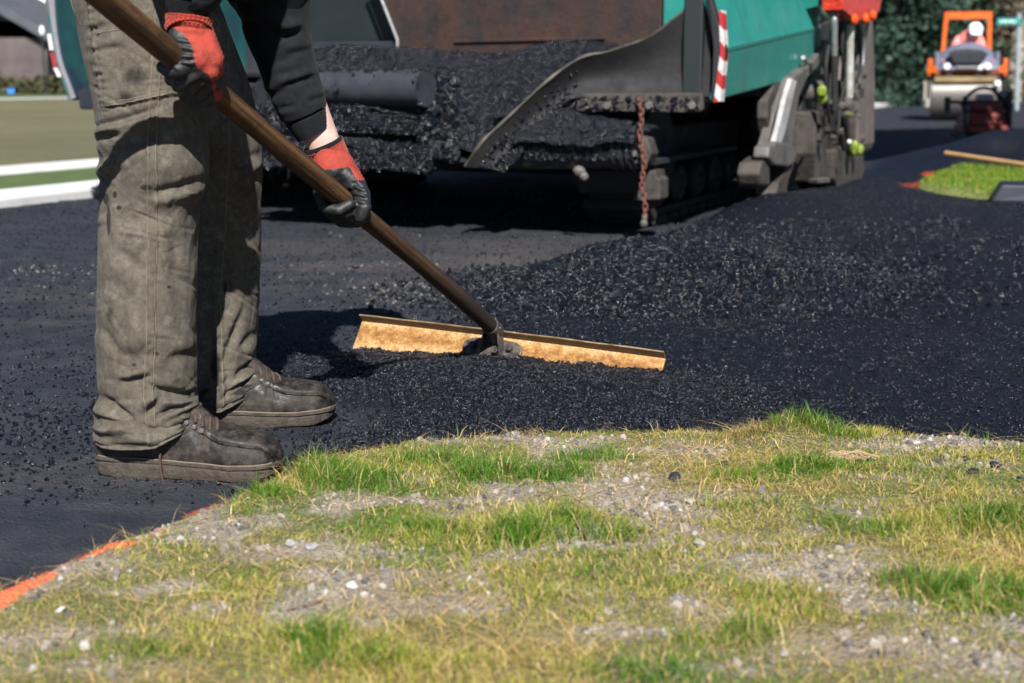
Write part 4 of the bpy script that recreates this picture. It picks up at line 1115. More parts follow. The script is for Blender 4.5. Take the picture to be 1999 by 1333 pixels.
# ---- boots
def leather_mat():
    t = NT('dusty_brown_leather')
    a, b = t.noise(16, 6, .7), t.noise(48, 5, .7)
    c = t.mix(t.ramp(a, [(.42, 0.0), (.58, 1.0)]), (.008, .006, .005), (.024, .0175, .0135))
    c = t.mix(t.ramp(b, [(.50, 0.0), (.68, .7)]), c, (.070, .055, .042))
    t.set(col=c, rough=t.ramp(b, [(.34, .30), (.58, .80)]), spec=.5)
    t.bump(t.math('ADD', t.noise(170, 5, .7), t.math('MULTIPLY', t.noise(40, 4, .6), .7)), .35, .0022)
    return t.m
M_LEATHER = leather_mat()
M_SOLE = pm('mud_caked_sole', (.022, .0175, .014), (.075, .060, .046), 34, .85, bump=(85, 1.0, .006), lo=.3, hi=.7)
M_LACE = pm('dirty_lace', (.035, .022, .016), (.08, .05, .035), 60, .9)
def boot(loc, rz, sgn):
    b = empty('boot', (0, 0, 0)); b.parent = person; b.location = Vector(loc) - PL; b.rotation_euler = (0, 0, rz); b.scale = (.965, 1, 1)
    xs_ = np.linspace(0, .325, 40)
    wid = np.interp(xs_, [0, .012, .04, .09, .14, .19, .24, .285, .31, .322, .325], [.022, .034, .041, .041, .041, .047, .053, .050, .038, .020, .008])
    curve = np.interp(xs_, [0, .1, .2, .325], [0, .0, .004, -.006]) * sgn
    # sole: wedge with a worn wavy bottom
    mb = MB(); ring = [(x, curve[i] + wid[i] * 1.06) for i, x in enumerate(xs_)] + [(x, curve[i] - wid[i] * 1.06) for i, x in reversed(list(enumerate(xs_)))]
    n = len(ring); lv = []
    def botz(x): return .004 * math.sin(x * 60) * .25 + .010 * max(0, (x - .26) / .065) ** 2 + .003 * max(0, (.03 - x) / .03)
    def topz(x): return float(np.interp(x, [0, .08, .16, .24, .325], [.035, .034, .029, .026, .029]))
    def lev(f, s): return [Vector((x * 1.0 + (s - 1) * (x - .16), y * s, f(x))) for x, y in ring]
    levels = [lev(botz, .97), lev(lambda x: botz(x) + .004, 1.0), lev(lambda x: topz(x) * .5, 1.0), lev(lambda x: topz(x) - .010, 1.005), lev(lambda x: topz(x) - .007, .97), lev(lambda x: topz(x) - .005, 1.03), lev(topz, 1.03), lev(lambda x: topz(x) + .001, .9)]
    VV = [p for L_ in levels for p in L_]
    FF = [(k * n + q, k * n + (q + 1) % n, (k + 1) * n + (q + 1) % n, (k + 1) * n + q) for k in range(len(levels) - 1) for q in range(n)] + [tuple(range(n))[::-1], tuple(range((len(levels) - 1) * n, len(levels) * n))]
    mb.add(VV, FF); mb.build('sole', M_SOLE, b, smooth=40)
    # upper
    top = np.interp(xs_, [0, .02, .05, .11, .15, .185, .22, .26, .295, .315, .325], [.085, .115, .135, .135, .118, .098, .082, .075, .070, .055, .036])
    mb = MB(); VV = []; m_ = 22
    for i, x in enumerate(xs_):
        for k in range(m_):
            q = math.pi * k / (m_ - 1)
            c_, s_ = math.cos(q), math.sin(q)
            z0 = topz(x) - .004
            yy = curve[i] + wid[i] * .97 * math.copysign(abs(c_) ** .62, c_) * (1 - .22 * max(0, s_) ** 3 * (1 if x < .2 else .35))
            VV.append(Vector((x, yy, z0 + (top[i] - z0) * abs(s_) ** .8)))
    FF = [(i * m_ + k, i * m_ + k + 1, (i + 1) * m_ + k + 1, (i + 1) * m_ + k) for i in range(len(xs_) - 1) for k in range(m_ - 1)]
    FF += [(i * m_, (i + 1) * m_, (i + 1) * m_ + m_ - 1, i * m_ + m_ - 1) for i in range(len(xs_) - 1)] + [tuple(range(m_)), tuple(range((len(xs_) - 1) * m_, len(xs_) * m_))[::-1]]
    mb.add(VV, FF); mb.tube([(.075, 0, .05), (.072, 0, .10), (.068, 0, .16), (.066, 0, .20)], [.040, .047, .049, .050], 20)
    up = mb.build('upper', M_LEATHER, b); remeshed(up, .0032, 5)
    co = np.zeros(len(up.data.vertices) * 3); up.data.vertices.foreach_get('co', co); co = co.reshape(-1, 3)
    no = np.zeros_like(co).ravel(); up.data.vertices.foreach_get('normal', no); no = no.reshape(-1, 3)
    x, y, z = co.T
    zt = np.interp(x, xs_, top)
    seam = zt - np.interp(x, [.17, .22, .30], [.012, .016, .012])                     # raised toe seam
    d = np.where(x > .19, .0030 * sstep(-.004, .003, z - seam), 0) - np.where(x > .18, .0018 * np.exp(-((z - seam + .004) / .0022) ** 2), 0)
    q1 = .055 + (x - .0) * .16; d = d + .0016 * sstep(-.002, .002, z - q1) * (x < .175)   # quarter panel
    d = d + .0016 * sstep(.002, -.002, x - (.062 + (z - .04) * .2)) * (z < .10)         # heel counter
    cr = np.abs(y) < .06
    d = d - .0030 * np.exp(-((x - .192 - .1 * (z - .07)) / .004) ** 2) * (z > .055) - .0022 * np.exp(-((x - .205 + .15 * (z - .07)) / .004) ** 2) * (z > .05)
    d = d + .0014 * fbm(x * 45, y * 45, z * 70, o=3, seed=77)
    co = co + no * d[:, None]; up.data.vertices.foreach_set('co', co.ravel()); up.data.update()
    def surf(x_, z_, sd):
        i_ = np.interp(x_, xs_, np.arange(len(xs_))); z0 = topz(x_) - .004; tp_ = float(np.interp(x_, xs_, top)); sq_ = min(1.0, max(0.0, (z_ - z0) / max(.004, tp_ - z0))) ** 1.25
        cq = math.sqrt(max(0, 1 - sq_ * sq_)); w_ = float(np.interp(x_, xs_, wid)); c0_ = float(np.interp(x_, xs_, curve))
        return Vector((x_, c0_ + sd * w_ * .975 * cq ** .62 * (1 - .22 * sq_ ** 3 * (1 if x_ < .2 else .35)), z_))
    for sd in (-1, 1):
        tz = lambda x_: float(np.interp(x_, xs_, top))
        for pts_, r_ in (([(x_, tz(x_) - np.interp(x_, [.17, .22, .30], [.014, .018, .014])) for x_ in np.linspace(.192, .306, 22)], .0019), ([(x_, .052 + .018 * ((x_ - .06) / .13) ** 2 * 2.2 * (x_ > .06)) for x_ in np.linspace(.062, .190, 20)], .0014), ([(.062 + .05 * k / 9, .055 + .05 * (k / 9) ** .8) for k in range(10)], .0014), ([(.058 + .006 * k / 7, .040 + .05 * k / 7) for k in range(8)], .0013)):
            mb = MB(); mb.tube([surf(x_, z_, sd) for x_, z_ in pts_], r_, 6); mb.build('seam', M_LEATHER, b, smooth=60)
        mb = MB(); mb.tube([Vector((x_, float(np.interp(x_, xs_, curve)) + sd * float(np.interp(x_, xs_, wid)) * 1.055, topz(x_) + .0012)) for x_ in np.linspace(.008, .315, 40)], .0011, 5); mb.build('welt_stitch', M_THREAD, b, smooth=60)
    # tongue and laces
    mb = MB(); mb.capsule((.196, 0, .082), (.150, 0, .118), .018, .020); tg = mb.build('tongue', M_LEATHER, b, smooth=60)
    for k in range(5):
        xx = .214 - k * .0125; zz = float(np.interp(xx, xs_, top)) + .0045
        mb = MB(); mb.tube([(xx + .004, -.026, zz - .014), (xx + .002, -.014, zz + .001), (xx - .004, .002, zz + .004), (xx - .010, .016, zz + .002), (xx - .012, .026, zz - .010)], .0031, 8)
        mb.build('lace', M_LACE, b, smooth=60)
    for k in range(4):
        xx = .206 - k * .013; zz = float(np.interp(xx, xs_, top)) - .013
        for s_ in (-1, 1):
            mb = MB(); mb.lathe([(.0024, -.002), (.0038, -.0018), (.0038, .0022), (.0024, .0024)], (xx, s_ * .0315, zz), 'y', 14); mb.build('eyelet', M_BRIGHT, b, smooth=40)
    return b
bn = boot((-.700, 2.345, .001), R(-4), 1); tag(bn, 'near brown leather work boot with a dusty wedge sole')
bf = boot((-.655, 2.655, .004), R(11), -1); tag(bf, 'far brown leather work boot, toe on the loose asphalt')
# loose end of a lace hanging over the near boot
mb = MB(); yb_ = 2.293
mb.tube([at(318, 845, 2.30) - PL, at(314, 870, 2.293) - PL, at(312, 895, 2.288) - PL, at(314, 920, 2.285) - PL, at(319, 942, 2.284) - PL], .0022, 8)
mb.build('loose_lace', M_LACE, bn.parent, smooth=60)

# ================================================================== THE PAVER
def paint_mat(name, c, c2, dirt=(.03, .03, .03), amt=.5, rough=.35, bmp=.14, sc=1.0):
    t = NT(name)
    b = t.mix(t.ramp(t.noise(3 * sc, 5, .6), [(.35, 0.0), (.65, 1.0)]), c, c2)
    b = t.mix(t.ramp(t.noise(9 * sc, 7, .78), [(.54, 0.0), (.70, amt)]), b, dirt)
    b = t.mix(t.ramp(t.noise(2.2 * sc, 7, .75, stretch=(1, 1, .25)), [(.52, 0.0), (.8, amt)]), b, dirt)
    t.set(col=b, rough=t.ramp(t.noise(12, 4, .6), [(.3, rough), (.75, rough + .3)]), spec=.5)
    t.bump(t.math('ADD', t.noise(5, 3, .5), t.math('MULTIPLY', t.noise(55, 5, .7), .35)), bmp, .02)
    return t.m
M_TEAL = paint_mat('teal_machine_paint', (0.0096, 0.188, 0.16), (0.0176, 0.212, 0.184), (0.04, 0.072, 0.064), .35)
M_DKSTEEL = paint_mat('tar_blackened_steel', (0.0072, 0.0078, 0.0096), (0.0132, 0.0138, 0.0162), (0.024, 0.0204, 0.018), .6, .55, sc=2)
M_GREYSTEEL = paint_mat('dusty_grey_steel', (0.0735, 0.0686, 0.06615), (0.1176, 0.1102, 0.1029), (0.0245, 0.0196, 0.01666), .95, .5, .3, sc=3)
M_MUDSTEEL = paint_mat('asphalt_crusted_steel', (0.03025, 0.02475, 0.0209), (0.066, 0.055, 0.0484), (0.011, 0.0099, 0.00935), .9, .6, .6, sc=4)
M_RUST = paint_mat('rusty_hopper_plate', (0.01144, 0.00832, 0.00832), (0.0364, 0.01248, 0.00624), (0.00832, 0.00728, 0.00884), .95, .5, .4, sc=2)
M_RUBBER = pm('black_rubber', (0.0072, 0.0072, 0.0078), (0.018, 0.018, 0.0186), 20, .8, bump=(42, 0.3, 0.0024))
M_CHROME = pm('scratched_bright_rail', (.48, .48, .50), (.30, .29, .28), 30, .28, .5, metal=.8)
M_WORN = pm('worn_bare_edge', (0.0847, 0.07123, 0.0539), (0.01925, 0.01733, 0.01617), 9, .5, metal=.3)
M_LIME = pm('lime_marking_paint', (.26, .38, .03), (.07, .08, .02), 22, .8, bump=(60, 1.0, .01))
def roller_with_highlight():
    t = NT('tarred_roller_with_bare_highlight')
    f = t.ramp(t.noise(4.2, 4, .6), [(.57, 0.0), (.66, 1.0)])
    t.set(col=t.mix(f, (.009, .010, .012), (.42, .33, .24)), metal=t.math('MULTIPLY', f, .8), rough=.36)  # bright noise patches paint the roller's highlight in as bare steel
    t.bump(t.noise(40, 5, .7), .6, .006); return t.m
M_ROLLER = roller_with_highlight()
def hazard():
    t = NT('red_white_hazard_stripes')
    mp = t.n('ShaderNodeMapping'); mp.inputs['Rotation'].default_value = (0, R(0), 0)
    s = t.n('ShaderNodeSeparateXYZ'); t.l(t.tc.outputs['Object'], s.inputs[0])
    v = t.math('FRACT', t.math('MULTIPLY', t.math('ADD', s.outputs['Z'], t.math('MULTIPLY', s.outputs['X'], 1.1)), 8.5))
    f = t.math('GREATER_THAN', v, .5)
    c = t.mix(f, (.52, .50, .49), (.36, .018, .02))
    c = t.mix(t.ramp(t.noise(25, 5, .7), [(.55, 0.0), (.72, .8)]), c, (.12, .11, .10))
    t.set(col=c, rough=.5); return t.m
M_HAZ = hazard()
paver = empty('asphalt_paver', PO, R(-23))
tag(paver, 'large teal asphalt paver with a heaped front hopper and crawler tracks', 'paver')
_o = Vector((0, 0, CAM_H)) - PO
CL = Vector((_o.dot(PU), _o.dot(PV), _o.z))
def lray(x, y): r = ray(x, y); return Vector((r.dot(PU), r.dot(PV), r.z))
def LB(x, y, b):
    r = lray(x, y); return CL + r * ((b - CL.y) / r.y)
def LA(x, y, a):
    r = lray(x, y); return CL + r * ((a - CL.x) / r.x)
def solid_sheet(name, A, B, mat, th, nr=8, bulge=None, parent=paver, smooth=40):
    """Thick sheet between two edge polylines A and B."""
    n = len(A); V = []
    for s in (0, 1):
        for i in range(n):
            for j in range(nr + 1):
                p = A[i].lerp(B[i], j / nr)
                if bulge: p = p + Vector((0, bulge(i / (n - 1), j / nr), 0))
                V.append(p + Vector(th) * s)
    m = nr + 1; N = n * m; F = []
    for i in range(n - 1):
        for j in range(nr):
            a = i * m + j; F.append((a, a + 1, a + m + 1, a + m)); F.append((a + N, a + N + m, a + N + m + 1, a + N + 1))
    per = [j for j in range(m)] + [i * m + nr for i in range(1, n)] + [(n - 1) * m + j for j in range(nr - 1, -1, -1)] + [i * m for i in range(n - 2, 0, -1)]
    for a, b in zip(per, per[1:] + per[:1]): F.append((a, a + N, b + N, b))
    return MB().add(V, F).build(name, mat, parent, smooth=smooth)
# -- right wing: teal outer panels with a knuckle between them
f0, f1, f2 = LB(1400, 196, .0), LB(1416, 96, .0), LB(1372, -60, .0)
r0, r1, r2 = LA(1592, 143, f0.x + .02), LA(1597, 55, f1.x + .02), LA(1600, -90, f2.x + .02)
for nm, q in (('side_panel', (f0, r0, r1, f1)), ('side_panel', (f1, r1, r2, f2))):
    mb = MB(); mb.prism([Vector(p) for p in q], (-.035, 0, 0)); o = mb.build(nm, M_TEAL, paver, bev=.008)
mb = MB(); mb.prism([f1 + Vector((.001, .02, -.012)), r1 + Vector((.001, -.02, -.012)), r1 + Vector((.004, -.02, .010)), f1 + Vector((.004, .02, .010))], (-.02, 0, 0)); mb.build('panel_fold', M_TEAL, paver, bev=.004)
# rear frayed edge of the panel
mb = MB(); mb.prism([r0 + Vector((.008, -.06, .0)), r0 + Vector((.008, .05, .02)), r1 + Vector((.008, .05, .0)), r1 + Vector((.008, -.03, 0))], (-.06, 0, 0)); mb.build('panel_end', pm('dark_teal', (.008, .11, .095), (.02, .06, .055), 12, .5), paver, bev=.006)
mb = MB(); p = LA(1568, 112, .06); q = LA(1580, 132, .06); mb.tube([p, q], .011, 10); mb.build('latch', M_CHROME, paver, smooth=40)
# -- front edge of the wing and its hazard tape
a0, a1, a2 = LB(1388, 200, -.012), LB(1392, 96, -.012), LB(1380, -60, -.012)
mb = MB(); mb.prism([a0, f0 + Vector((.004, -.012, 0)), f1 + Vector((.004, -.012, 0)), f2 + Vector((.004, -.012, 0)), a2, a1], (0, .05, 0)); mb.build('wing_edge', M_DKSTEEL, paver, bev=.004)
t0, t1, t2 = LB(1404, 198, -.016), LB(1413, 100, -.016), LB(1408, 20, -.016)
u0, u1, u2 = LB(1393, 200, -.016), LB(1406, 100, -.016), LB(1403, 20, -.016)
mb = MB(); mb.prism([u0, t0, t1, t2, u2, u1], (0, .004, 0)); mb.build('hazard_tape', M_HAZ, paver)
mb = MB(); mb.prism([t0, t1, t2, t2 + Vector((.003, .05, 0)), t1 + Vector((.003, .05, 0)), t0 + Vector((.003, .05, 0))], (.004, 0, 0)); mb.build('hazard_tape', M_HAZ, paver)
# -- dark inner side of the wing behind the flap
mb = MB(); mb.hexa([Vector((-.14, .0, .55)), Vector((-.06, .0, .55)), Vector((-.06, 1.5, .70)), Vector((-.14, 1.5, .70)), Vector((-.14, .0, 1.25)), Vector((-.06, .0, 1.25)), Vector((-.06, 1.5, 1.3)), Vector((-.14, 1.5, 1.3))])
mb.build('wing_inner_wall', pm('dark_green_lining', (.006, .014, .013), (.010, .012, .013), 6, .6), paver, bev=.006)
# -- curved front flap with a scuffed rim
U = [LB(*p) for p in ((1384, -24, .03), (1330, 26, .01), (1265, 74, -.02), (1190, 101, -.06), (1128, 117, -.11), (1062, 164, -.20), (985, 236, -.30), (942, 276, -.36), (906, 326, -.40))]
Wd = [LB(*p) for p in ((1384, 188, .0), (1335, 188, .0), (1265, 188, -.01), (1190, 189, -.04), (1118, 192, -.09), (1074, 228, -.16), (1030, 280, -.26), (1006, 312, -.32), (978, 336, -.37))]
def dense(P, n): return [Vector(p) for p in resample([tuple(p) for p in P], n)]
solid_sheet('front_flap', dense(U, 40), dense(Wd, 40), paint_mat('tarred_flap', (0.004125, 0.0045, 0.005625), (0.0075, 0.007875, 0.009), (0.0165, 0.01425, 0.01275), .8, .6, .35), (.0, .022, .0), 12, lambda u, v: .07 * math.sin(math.pi * v) * (.35 + .65 * u))
mb = MB(); Ud = dense(U, 50); mb.tube([p + Vector((0, .010, .004)) for p in Ud], [.007 + .003 * math.sin(k * .9) * (k > 10) for k in range(50)], 10); mb.build('flap_rim', M_WORN, paver, smooth=60)
# -- bar below the flap with three bolts
mb = MB(); mb.prism([LB(1092, 216, -.07), LB(1122, 183, -.07), LB(1372, 181, -.03), LB(1372, 214, -.03), LB(1362, 220, -.03)], (0, .025, 0)); mb.build('flap_bar', M_MUDSTEEL, paver, bev=.004)
for x in (1187, 1268, 1352):
    mb = MB(); mb.lathe([(.013, -.02), (.016, -.016), (.016, .0)], LB(x, 206, -.058), 'y', 12); mb.build('bolt', M_GREYSTEEL, paver, smooth=30)
# -- push roller on the right, its end bracket, the block hanging there
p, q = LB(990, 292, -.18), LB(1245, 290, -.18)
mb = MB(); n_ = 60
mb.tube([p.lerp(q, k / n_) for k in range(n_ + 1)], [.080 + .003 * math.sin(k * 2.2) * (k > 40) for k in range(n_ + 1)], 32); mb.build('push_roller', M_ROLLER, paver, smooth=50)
for k, x in enumerate((1208, 1222, 1236)):
    c_ = LB(x, 290, -.18); mb = MB(); mb.lathe([(.076, -.010), (.088, -.007), (.088, .007), (.076, .010)], c_, 'x', 28); mb.build('roller_collar', M_DKSTEEL, paver, smooth=30)
mb = MB(); mb.prism([LB(1228, 262, -.22), LB(1262, 270, -.22), LB(1272, 300, -.22), LB(1262, 322, -.22), LB(1224, 318, -.22)], (0, .10, 0)); mb.build('roller_bracket', M_MUDSTEEL, paver, bev=.006)
mb = MB(); mb.lathe([(.010, -.015), (.013, -.010), (.013, .0)], LB(1240, 300, -.23), 'y', 12); mb.build('bolt', M_GREYSTEEL, paver, smooth=30)
mb = MB(); mb.ball(LB(1131, 334, -.27), (.028, .02, .022), 9, 6, (.4, .3, .2)); mb.ball(LB(1140, 344, -.27), (.02, .018, .018), 8, 6, (.1, .9, .2)); mb.build('mud_lump', M_GREYSTEEL, paver, smooth=20)
mb = MB()
def cw(px_, py_): return LB(px_, py_, -.12)
mb.prism([cw(1234, 392), cw(1252, 362), cw(1258, 346), cw(1262, 333), cw(1281, 333), cw(1282, 346), cw(1289, 350), cw(1288, 390)], (0, .12, 0)); mb.build('counterweight', M_MUDSTEEL, paver, bev=.006)
# -- rust-red chain hanging in front
chain = empty('chain'); chain.parent = paver; tag(chain, 'rust-red chain hanging from the front flap')
M_CHAIN = pm('rust_red_chain', (.17, .045, .032), (.085, .045, .035), 40, .75, bump=(90, .5, .002))
tor = MB(); ring = []
for k in range(14):
    q_ = 2 * math.pi * k / 14; ring.append(Vector((.0085 * math.cos(q_), 0, .0075 * math.sin(q_) + (.008 if math.sin(q_) > 0 else -.008))))
V_, F_ = [], []
for k in range(14):
    t_ = (ring[(k + 1) % 14] - ring[k - 1]).normalized(); e1 = Vector((0, 1, 0)); e2 = t_.cross(e1)
    for j in range(6): a_ = 2 * math.pi * j / 6; V_.append(ring[k] + (e1 * math.cos(a_) + e2 * math.sin(a_)) * .0038)
for k in range(14):
    for j in range(6): F_.append((k * 6 + j, k * 6 + (j + 1) % 6, ((k + 1) % 14) * 6 + (j + 1) % 6, ((k + 1) % 14) * 6 + j))
tor.add(V_, F_)
c0, c1 = LB(1248, 198, -.27), LB(1257, 425, -.29)
mb = MB(); mb.tube([LB(1248, 194, -.06), LB(1248, 194, -.28)], .009, 8); mb.build('chain_peg', M_MUDSTEEL, paver, smooth=40)
NL = 23; first = None
for k in range(NL):
    p = c0.lerp(c1, k / (NL - 1)) + Vector((.006 * math.sin(k * .7), .012 * math.sin(math.pi * k / NL), 0))
    if first is None: first = tor.build('link', M_CHAIN, chain, smooth=60); l_ = first
    else: l_ = first.copy(); COL.objects.link(l_); l_.parent = chain
    l_.location = p; l_.rotation_euler = (R(random.uniform(-8, 8)), R(random.uniform(-10, 10) + 2), R(90 * (k % 2) + random.uniform(-20, 20)))
mb = MB(); e_ = LB(1257, 436, -.29); mb.ball(e_, (.016, .014, .018), 9, 7, (.3, .2, .1)); mb.ball(e_ + Vector((.002, 0, .022)), (.011, .012, .014), 8, 6); mb.build('chain_hook', M_GREYSTEEL, chain, smooth=30)
# -- left: cylinder guard and two crusted cross beams
p, q = LB(560, 170, -.10), LB(832, 172, -.22)
mb = MB(); mb.tube([p.lerp(q, k / 20) for k in range(21)], .078, 32); mb.build('front_cylinder', paint_mat('dusty_blue_grey_steel', (0.0182, 0.0203, 0.0294), (0.0294, 0.0322, 0.0434), (0.0112, 0.0112, 0.014), .8, .5), paver, smooth=50)
for (xa, ya, xb, yb, h, b) in ((480, 214, 838, 226, 38, -.20), (480, 284, 836, 300, 36, -.26)):
    A_, B_ = LB(xa, ya, b), LB(xb, yb, b); A2_, B2_ = LB(xa, ya + h, b), LB(xb, yb + h, b)
    mb = MB(); mb.prism([A_, B_, B2_, A2_], (0, .16, 0)); mb.build('cross_beam', M_DKSTEEL, paver, bev=.006)
mb = MB(); mb.prism([LB(832, 206, -.10), LB(868, 210, -.10), LB(862, 262, -.10), LB(836, 268, -.10)], (0, .1, 0)); mb.build('beam_end', M_DKSTEEL, paver, bev=.006)
# -- hopper floor, back wall, left wall
mb = MB(); mb.box((-1.62, .80, .42), (1.7, 1.2, .06)); mb.build('hopper_floor', M_DKSTEEL, paver)
W0 = [LB(778, 112, .95), LB(1290, 92, .95), LB(1292, -80, .95), LB(718, -80, .95), LB(778, 78, .95)]
mb = MB(); mb.prism(W0, (0, .05, 0)); mb.build('hopper_back_wall', M_RUST, paver, bev=.006)
mb = MB(); mb.prism([LB(885, 78, .935), LB(1180, 72, .935), LB(1180, 77, .935), LB(885, 84, .935)], (0, .014, 0)); mb.build('wall_rib', M_RUST, paver, bev=.003)
mb = MB(); mb.tube([LB(714, -80, .94), LB(776, 77, .94), LB(776, 125, .94)], .010, 8); mb.build('wall_edge', M_CHROME, paver, smooth=40)
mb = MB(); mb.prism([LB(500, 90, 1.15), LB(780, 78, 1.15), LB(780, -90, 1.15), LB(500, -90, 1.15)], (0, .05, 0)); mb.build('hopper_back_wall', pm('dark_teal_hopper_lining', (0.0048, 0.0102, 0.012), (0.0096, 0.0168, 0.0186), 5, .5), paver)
mb = MB(); mb.prism([LB(480, 84, .98), LB(778, 80, .98), LB(778, 140, .98), LB(480, 140, .98)], (0, .05, 0)); mb.build('wall_ledge', pm('tarred_ledge', (0.015, 0.02, 0.0275), (0.025, 0.03, 0.0375), 9, .5), paver, bev=.006)
# -- left wing
L0 = [LB(*p) for p in ((84, -40, .0), (92, 30, .0), (100, 80, .0), (108, 120, .0), (122, 160, .0), (134, 196, .0))]
L1 = [LB(*p) for p in ((104, -40, .0), (108, 30, .0), (114, 80, .0), (122, 120, .0), (136, 158, .0), (148, 190, .0))]
solid_sheet('wing_edge', dense(L0, 16), dense(L1, 16), paint_mat('scuffed_lavender_grey_steel', (.20, .19, .22), (.28, .26, .29), (.08, .07, .08), .6, .4), (0, .03, 0), 2)
solid_sheet('side_panel', dense(L0, 16), [p + Vector((-.02, 1.5, .03)) for p in dense(L0, 16)], M_TEAL, (.018, .0, .0), 4)
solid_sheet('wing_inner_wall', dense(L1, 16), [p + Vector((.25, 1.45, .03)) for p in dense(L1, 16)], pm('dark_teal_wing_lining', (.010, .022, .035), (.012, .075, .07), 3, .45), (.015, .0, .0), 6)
for xa, ya, xb, yb in ((92, 66, 97, 98), (97, 102, 104, 130), (104, 132, 112, 150)):
    mb = MB(); A_, B_ = LB(xa, ya, -.006), LB(xb, yb, -.006); mb.prism([A_, A_ + Vector((.022, 0, 0)), B_ + Vector((.022, 0, 0)), B_], (0, .004, 0))
    mb.build('hazard_tape', pm('white_tape', (.7, .68, .68), (.5, .48, .5), 20, .6) if ya != 102 else pm('red_tape', (.36, .02, .03), (.22, .03, .04), 20, .6), paver)
mb = MB(); mb.prism([LB(150, 176, -.05), LB(200, 158, -.05), LB(260, 160, -.05), LB(260, 214, -.05), LB(154, 214, -.05)], (0, .5, 0)); mb.build('front_box', pm('blue_black_steel', (0.0132, 0.0156, 0.027), (0.021, 0.0228, 0.033), 8, .45), paver, bev=.012)
mb = MB(); mb.prism([LB(168, 60, .02), LB(240, 60, .02), LB(240, 160, .02), LB(176, 168, .02)], (0, .3, 0)); mb.build('wing_cylinder_guard', pm('blue_black_steel_guard', (0.0132, 0.0156, 0.024), (0.021, 0.024, 0.033), 8, .45), paver, bev=.012)
# -- chassis
mb = MB(); mb.box((-1.62, 2.5, .48), (1.75, 2.6, .62)); mb.build('chassis', M_DKSTEEL, paver, bev=.02)
bp0, bp1 = LB(500, 330, -.31), LB(1236, 334, -.31)
mb = MB(); mb.box(((bp0.x + bp1.x) / 2, .60, .318), (bp1.x - bp0.x, 1.5, .02)); mb.build('sun_block_plate', M_RUBBER, paver)  # plate added under the hopper to keep sun off the ground
mb = MB(); mb.box((-.45, 1.5, .685), (.5, 1.7, .05)); mb.build('track_guard', M_DKSTEEL, paver, bev=.02)
mb = MB(); mb.box((-2.8, 1.5, .685), (.5, 1.7, .05)); mb.build('track_guard', M_DKSTEEL, paver, bev=.02)
# -- crawler tracks: rubber pads, belt, wheels
def track(a_in, a_out):
    t = empty('crawler_track'); t.parent = paver
    ac, w = (a_in + a_out) / 2, abs(a_out - a_in)
    b0, b1, r_ = .52, 2.45, .27
    L_ = 2 * (b1 - b0) + 2 * math.pi * r_
    def loop(s):
        s %= L_
        if s < b1 - b0: return Vector((ac, b0 + s, .05)), 0.0
        s -= b1 - b0
        if s < math.pi * r_: q = s / r_; return Vector((ac, b1 + math.sin(q) * r_, .05 + r_ - r_ * math.cos(q))), q
        s -= math.pi * r_
        if s < b1 - b0: return Vector((ac, b1 - s, .05 + 2 * r_)), math.pi
        s -= b1 - b0; q = s / r_
        return Vector((ac, b0 - math.sin(q) * r_, .05 + r_ + r_ * math.cos(q))), math.pi + q
    pts = [loop(L_ * k / 80)[0] for k in range(80)]
    mb = MB(); c_ = sum(pts, Vector()) / 80
    inn = [c_ + (p - c_) * 1.0 for p in pts]
    V = []; F = []
    for s in (-1, 1):
        for p in pts: V.append(p + Vector((s * w * .42, 0, 0)))
        for p, k in zip(pts, range(80)):
            q = loop(L_ * k / 80)[1]; nrm_ = Vector((0, -math.sin(q), math.cos(q))); V.append(p + nrm_ * .03 + Vector((s * w * .42, 0, 0)))
    for k in range(80):
        j = (k + 1) % 80
        F += [(k, j, 160 + j, 160 + k), (80 + k, 240 + k, 240 + j, 80 + j), (k, 80 + k, 80 + j, j), (160 + k, 160 + j, 240 + j, 240 + k)]
    mb.add(V, F); mb.build('belt', M_DKSTEEL, t)
    pad0 = None; NP = 34
    for k in range(NP):
        p, q = loop(L_ * k / NP)
        if pad0 is None:
            mb = MB(); mb.box((0, 0, -.022), (w, .115, .045)); pad = pad0 = mb.build('pad', M_RUBBER, t, bev=.010)
        else: pad = pad0.copy(); COL.objects.link(pad); pad.parent = t
        pad.location = p; pad.rotation_euler = (q, 0, 0)
    def wheel(b, z, r, nm):
        mb = MB(); mb.lathe([(r * .25, -w * .40), (r * .35, -w * .46), (r * .8, -w * .46), (r, -w * .40), (r, w * .40), (r * .8, w * .46), (r * .35, w * .46), (r * .25, w * .52), (.01, w * .52)], (ac, b, z), 'x', 24); mb.build(nm, M_DKSTEEL, t, smooth=35)
    wheel(b0, .05 + r_, r_ - .035, 'idler_wheel'); wheel(b1, .05 + r_, r_ - .035, 'drive_wheel')
    for k in range(5): wheel(b0 + .30 + k * .33, .05 + .125, .095, 'road_wheel')
    mb = MB(); mb.box((ac, (b0 + b1) / 2, .36), (w * .5, b1 - b0 - .3, .16)); mb.build('track_frame', M_DKSTEEL, t, bev=.02)
    return t
track(-.68, -.36); track(-2.88, -2.56)
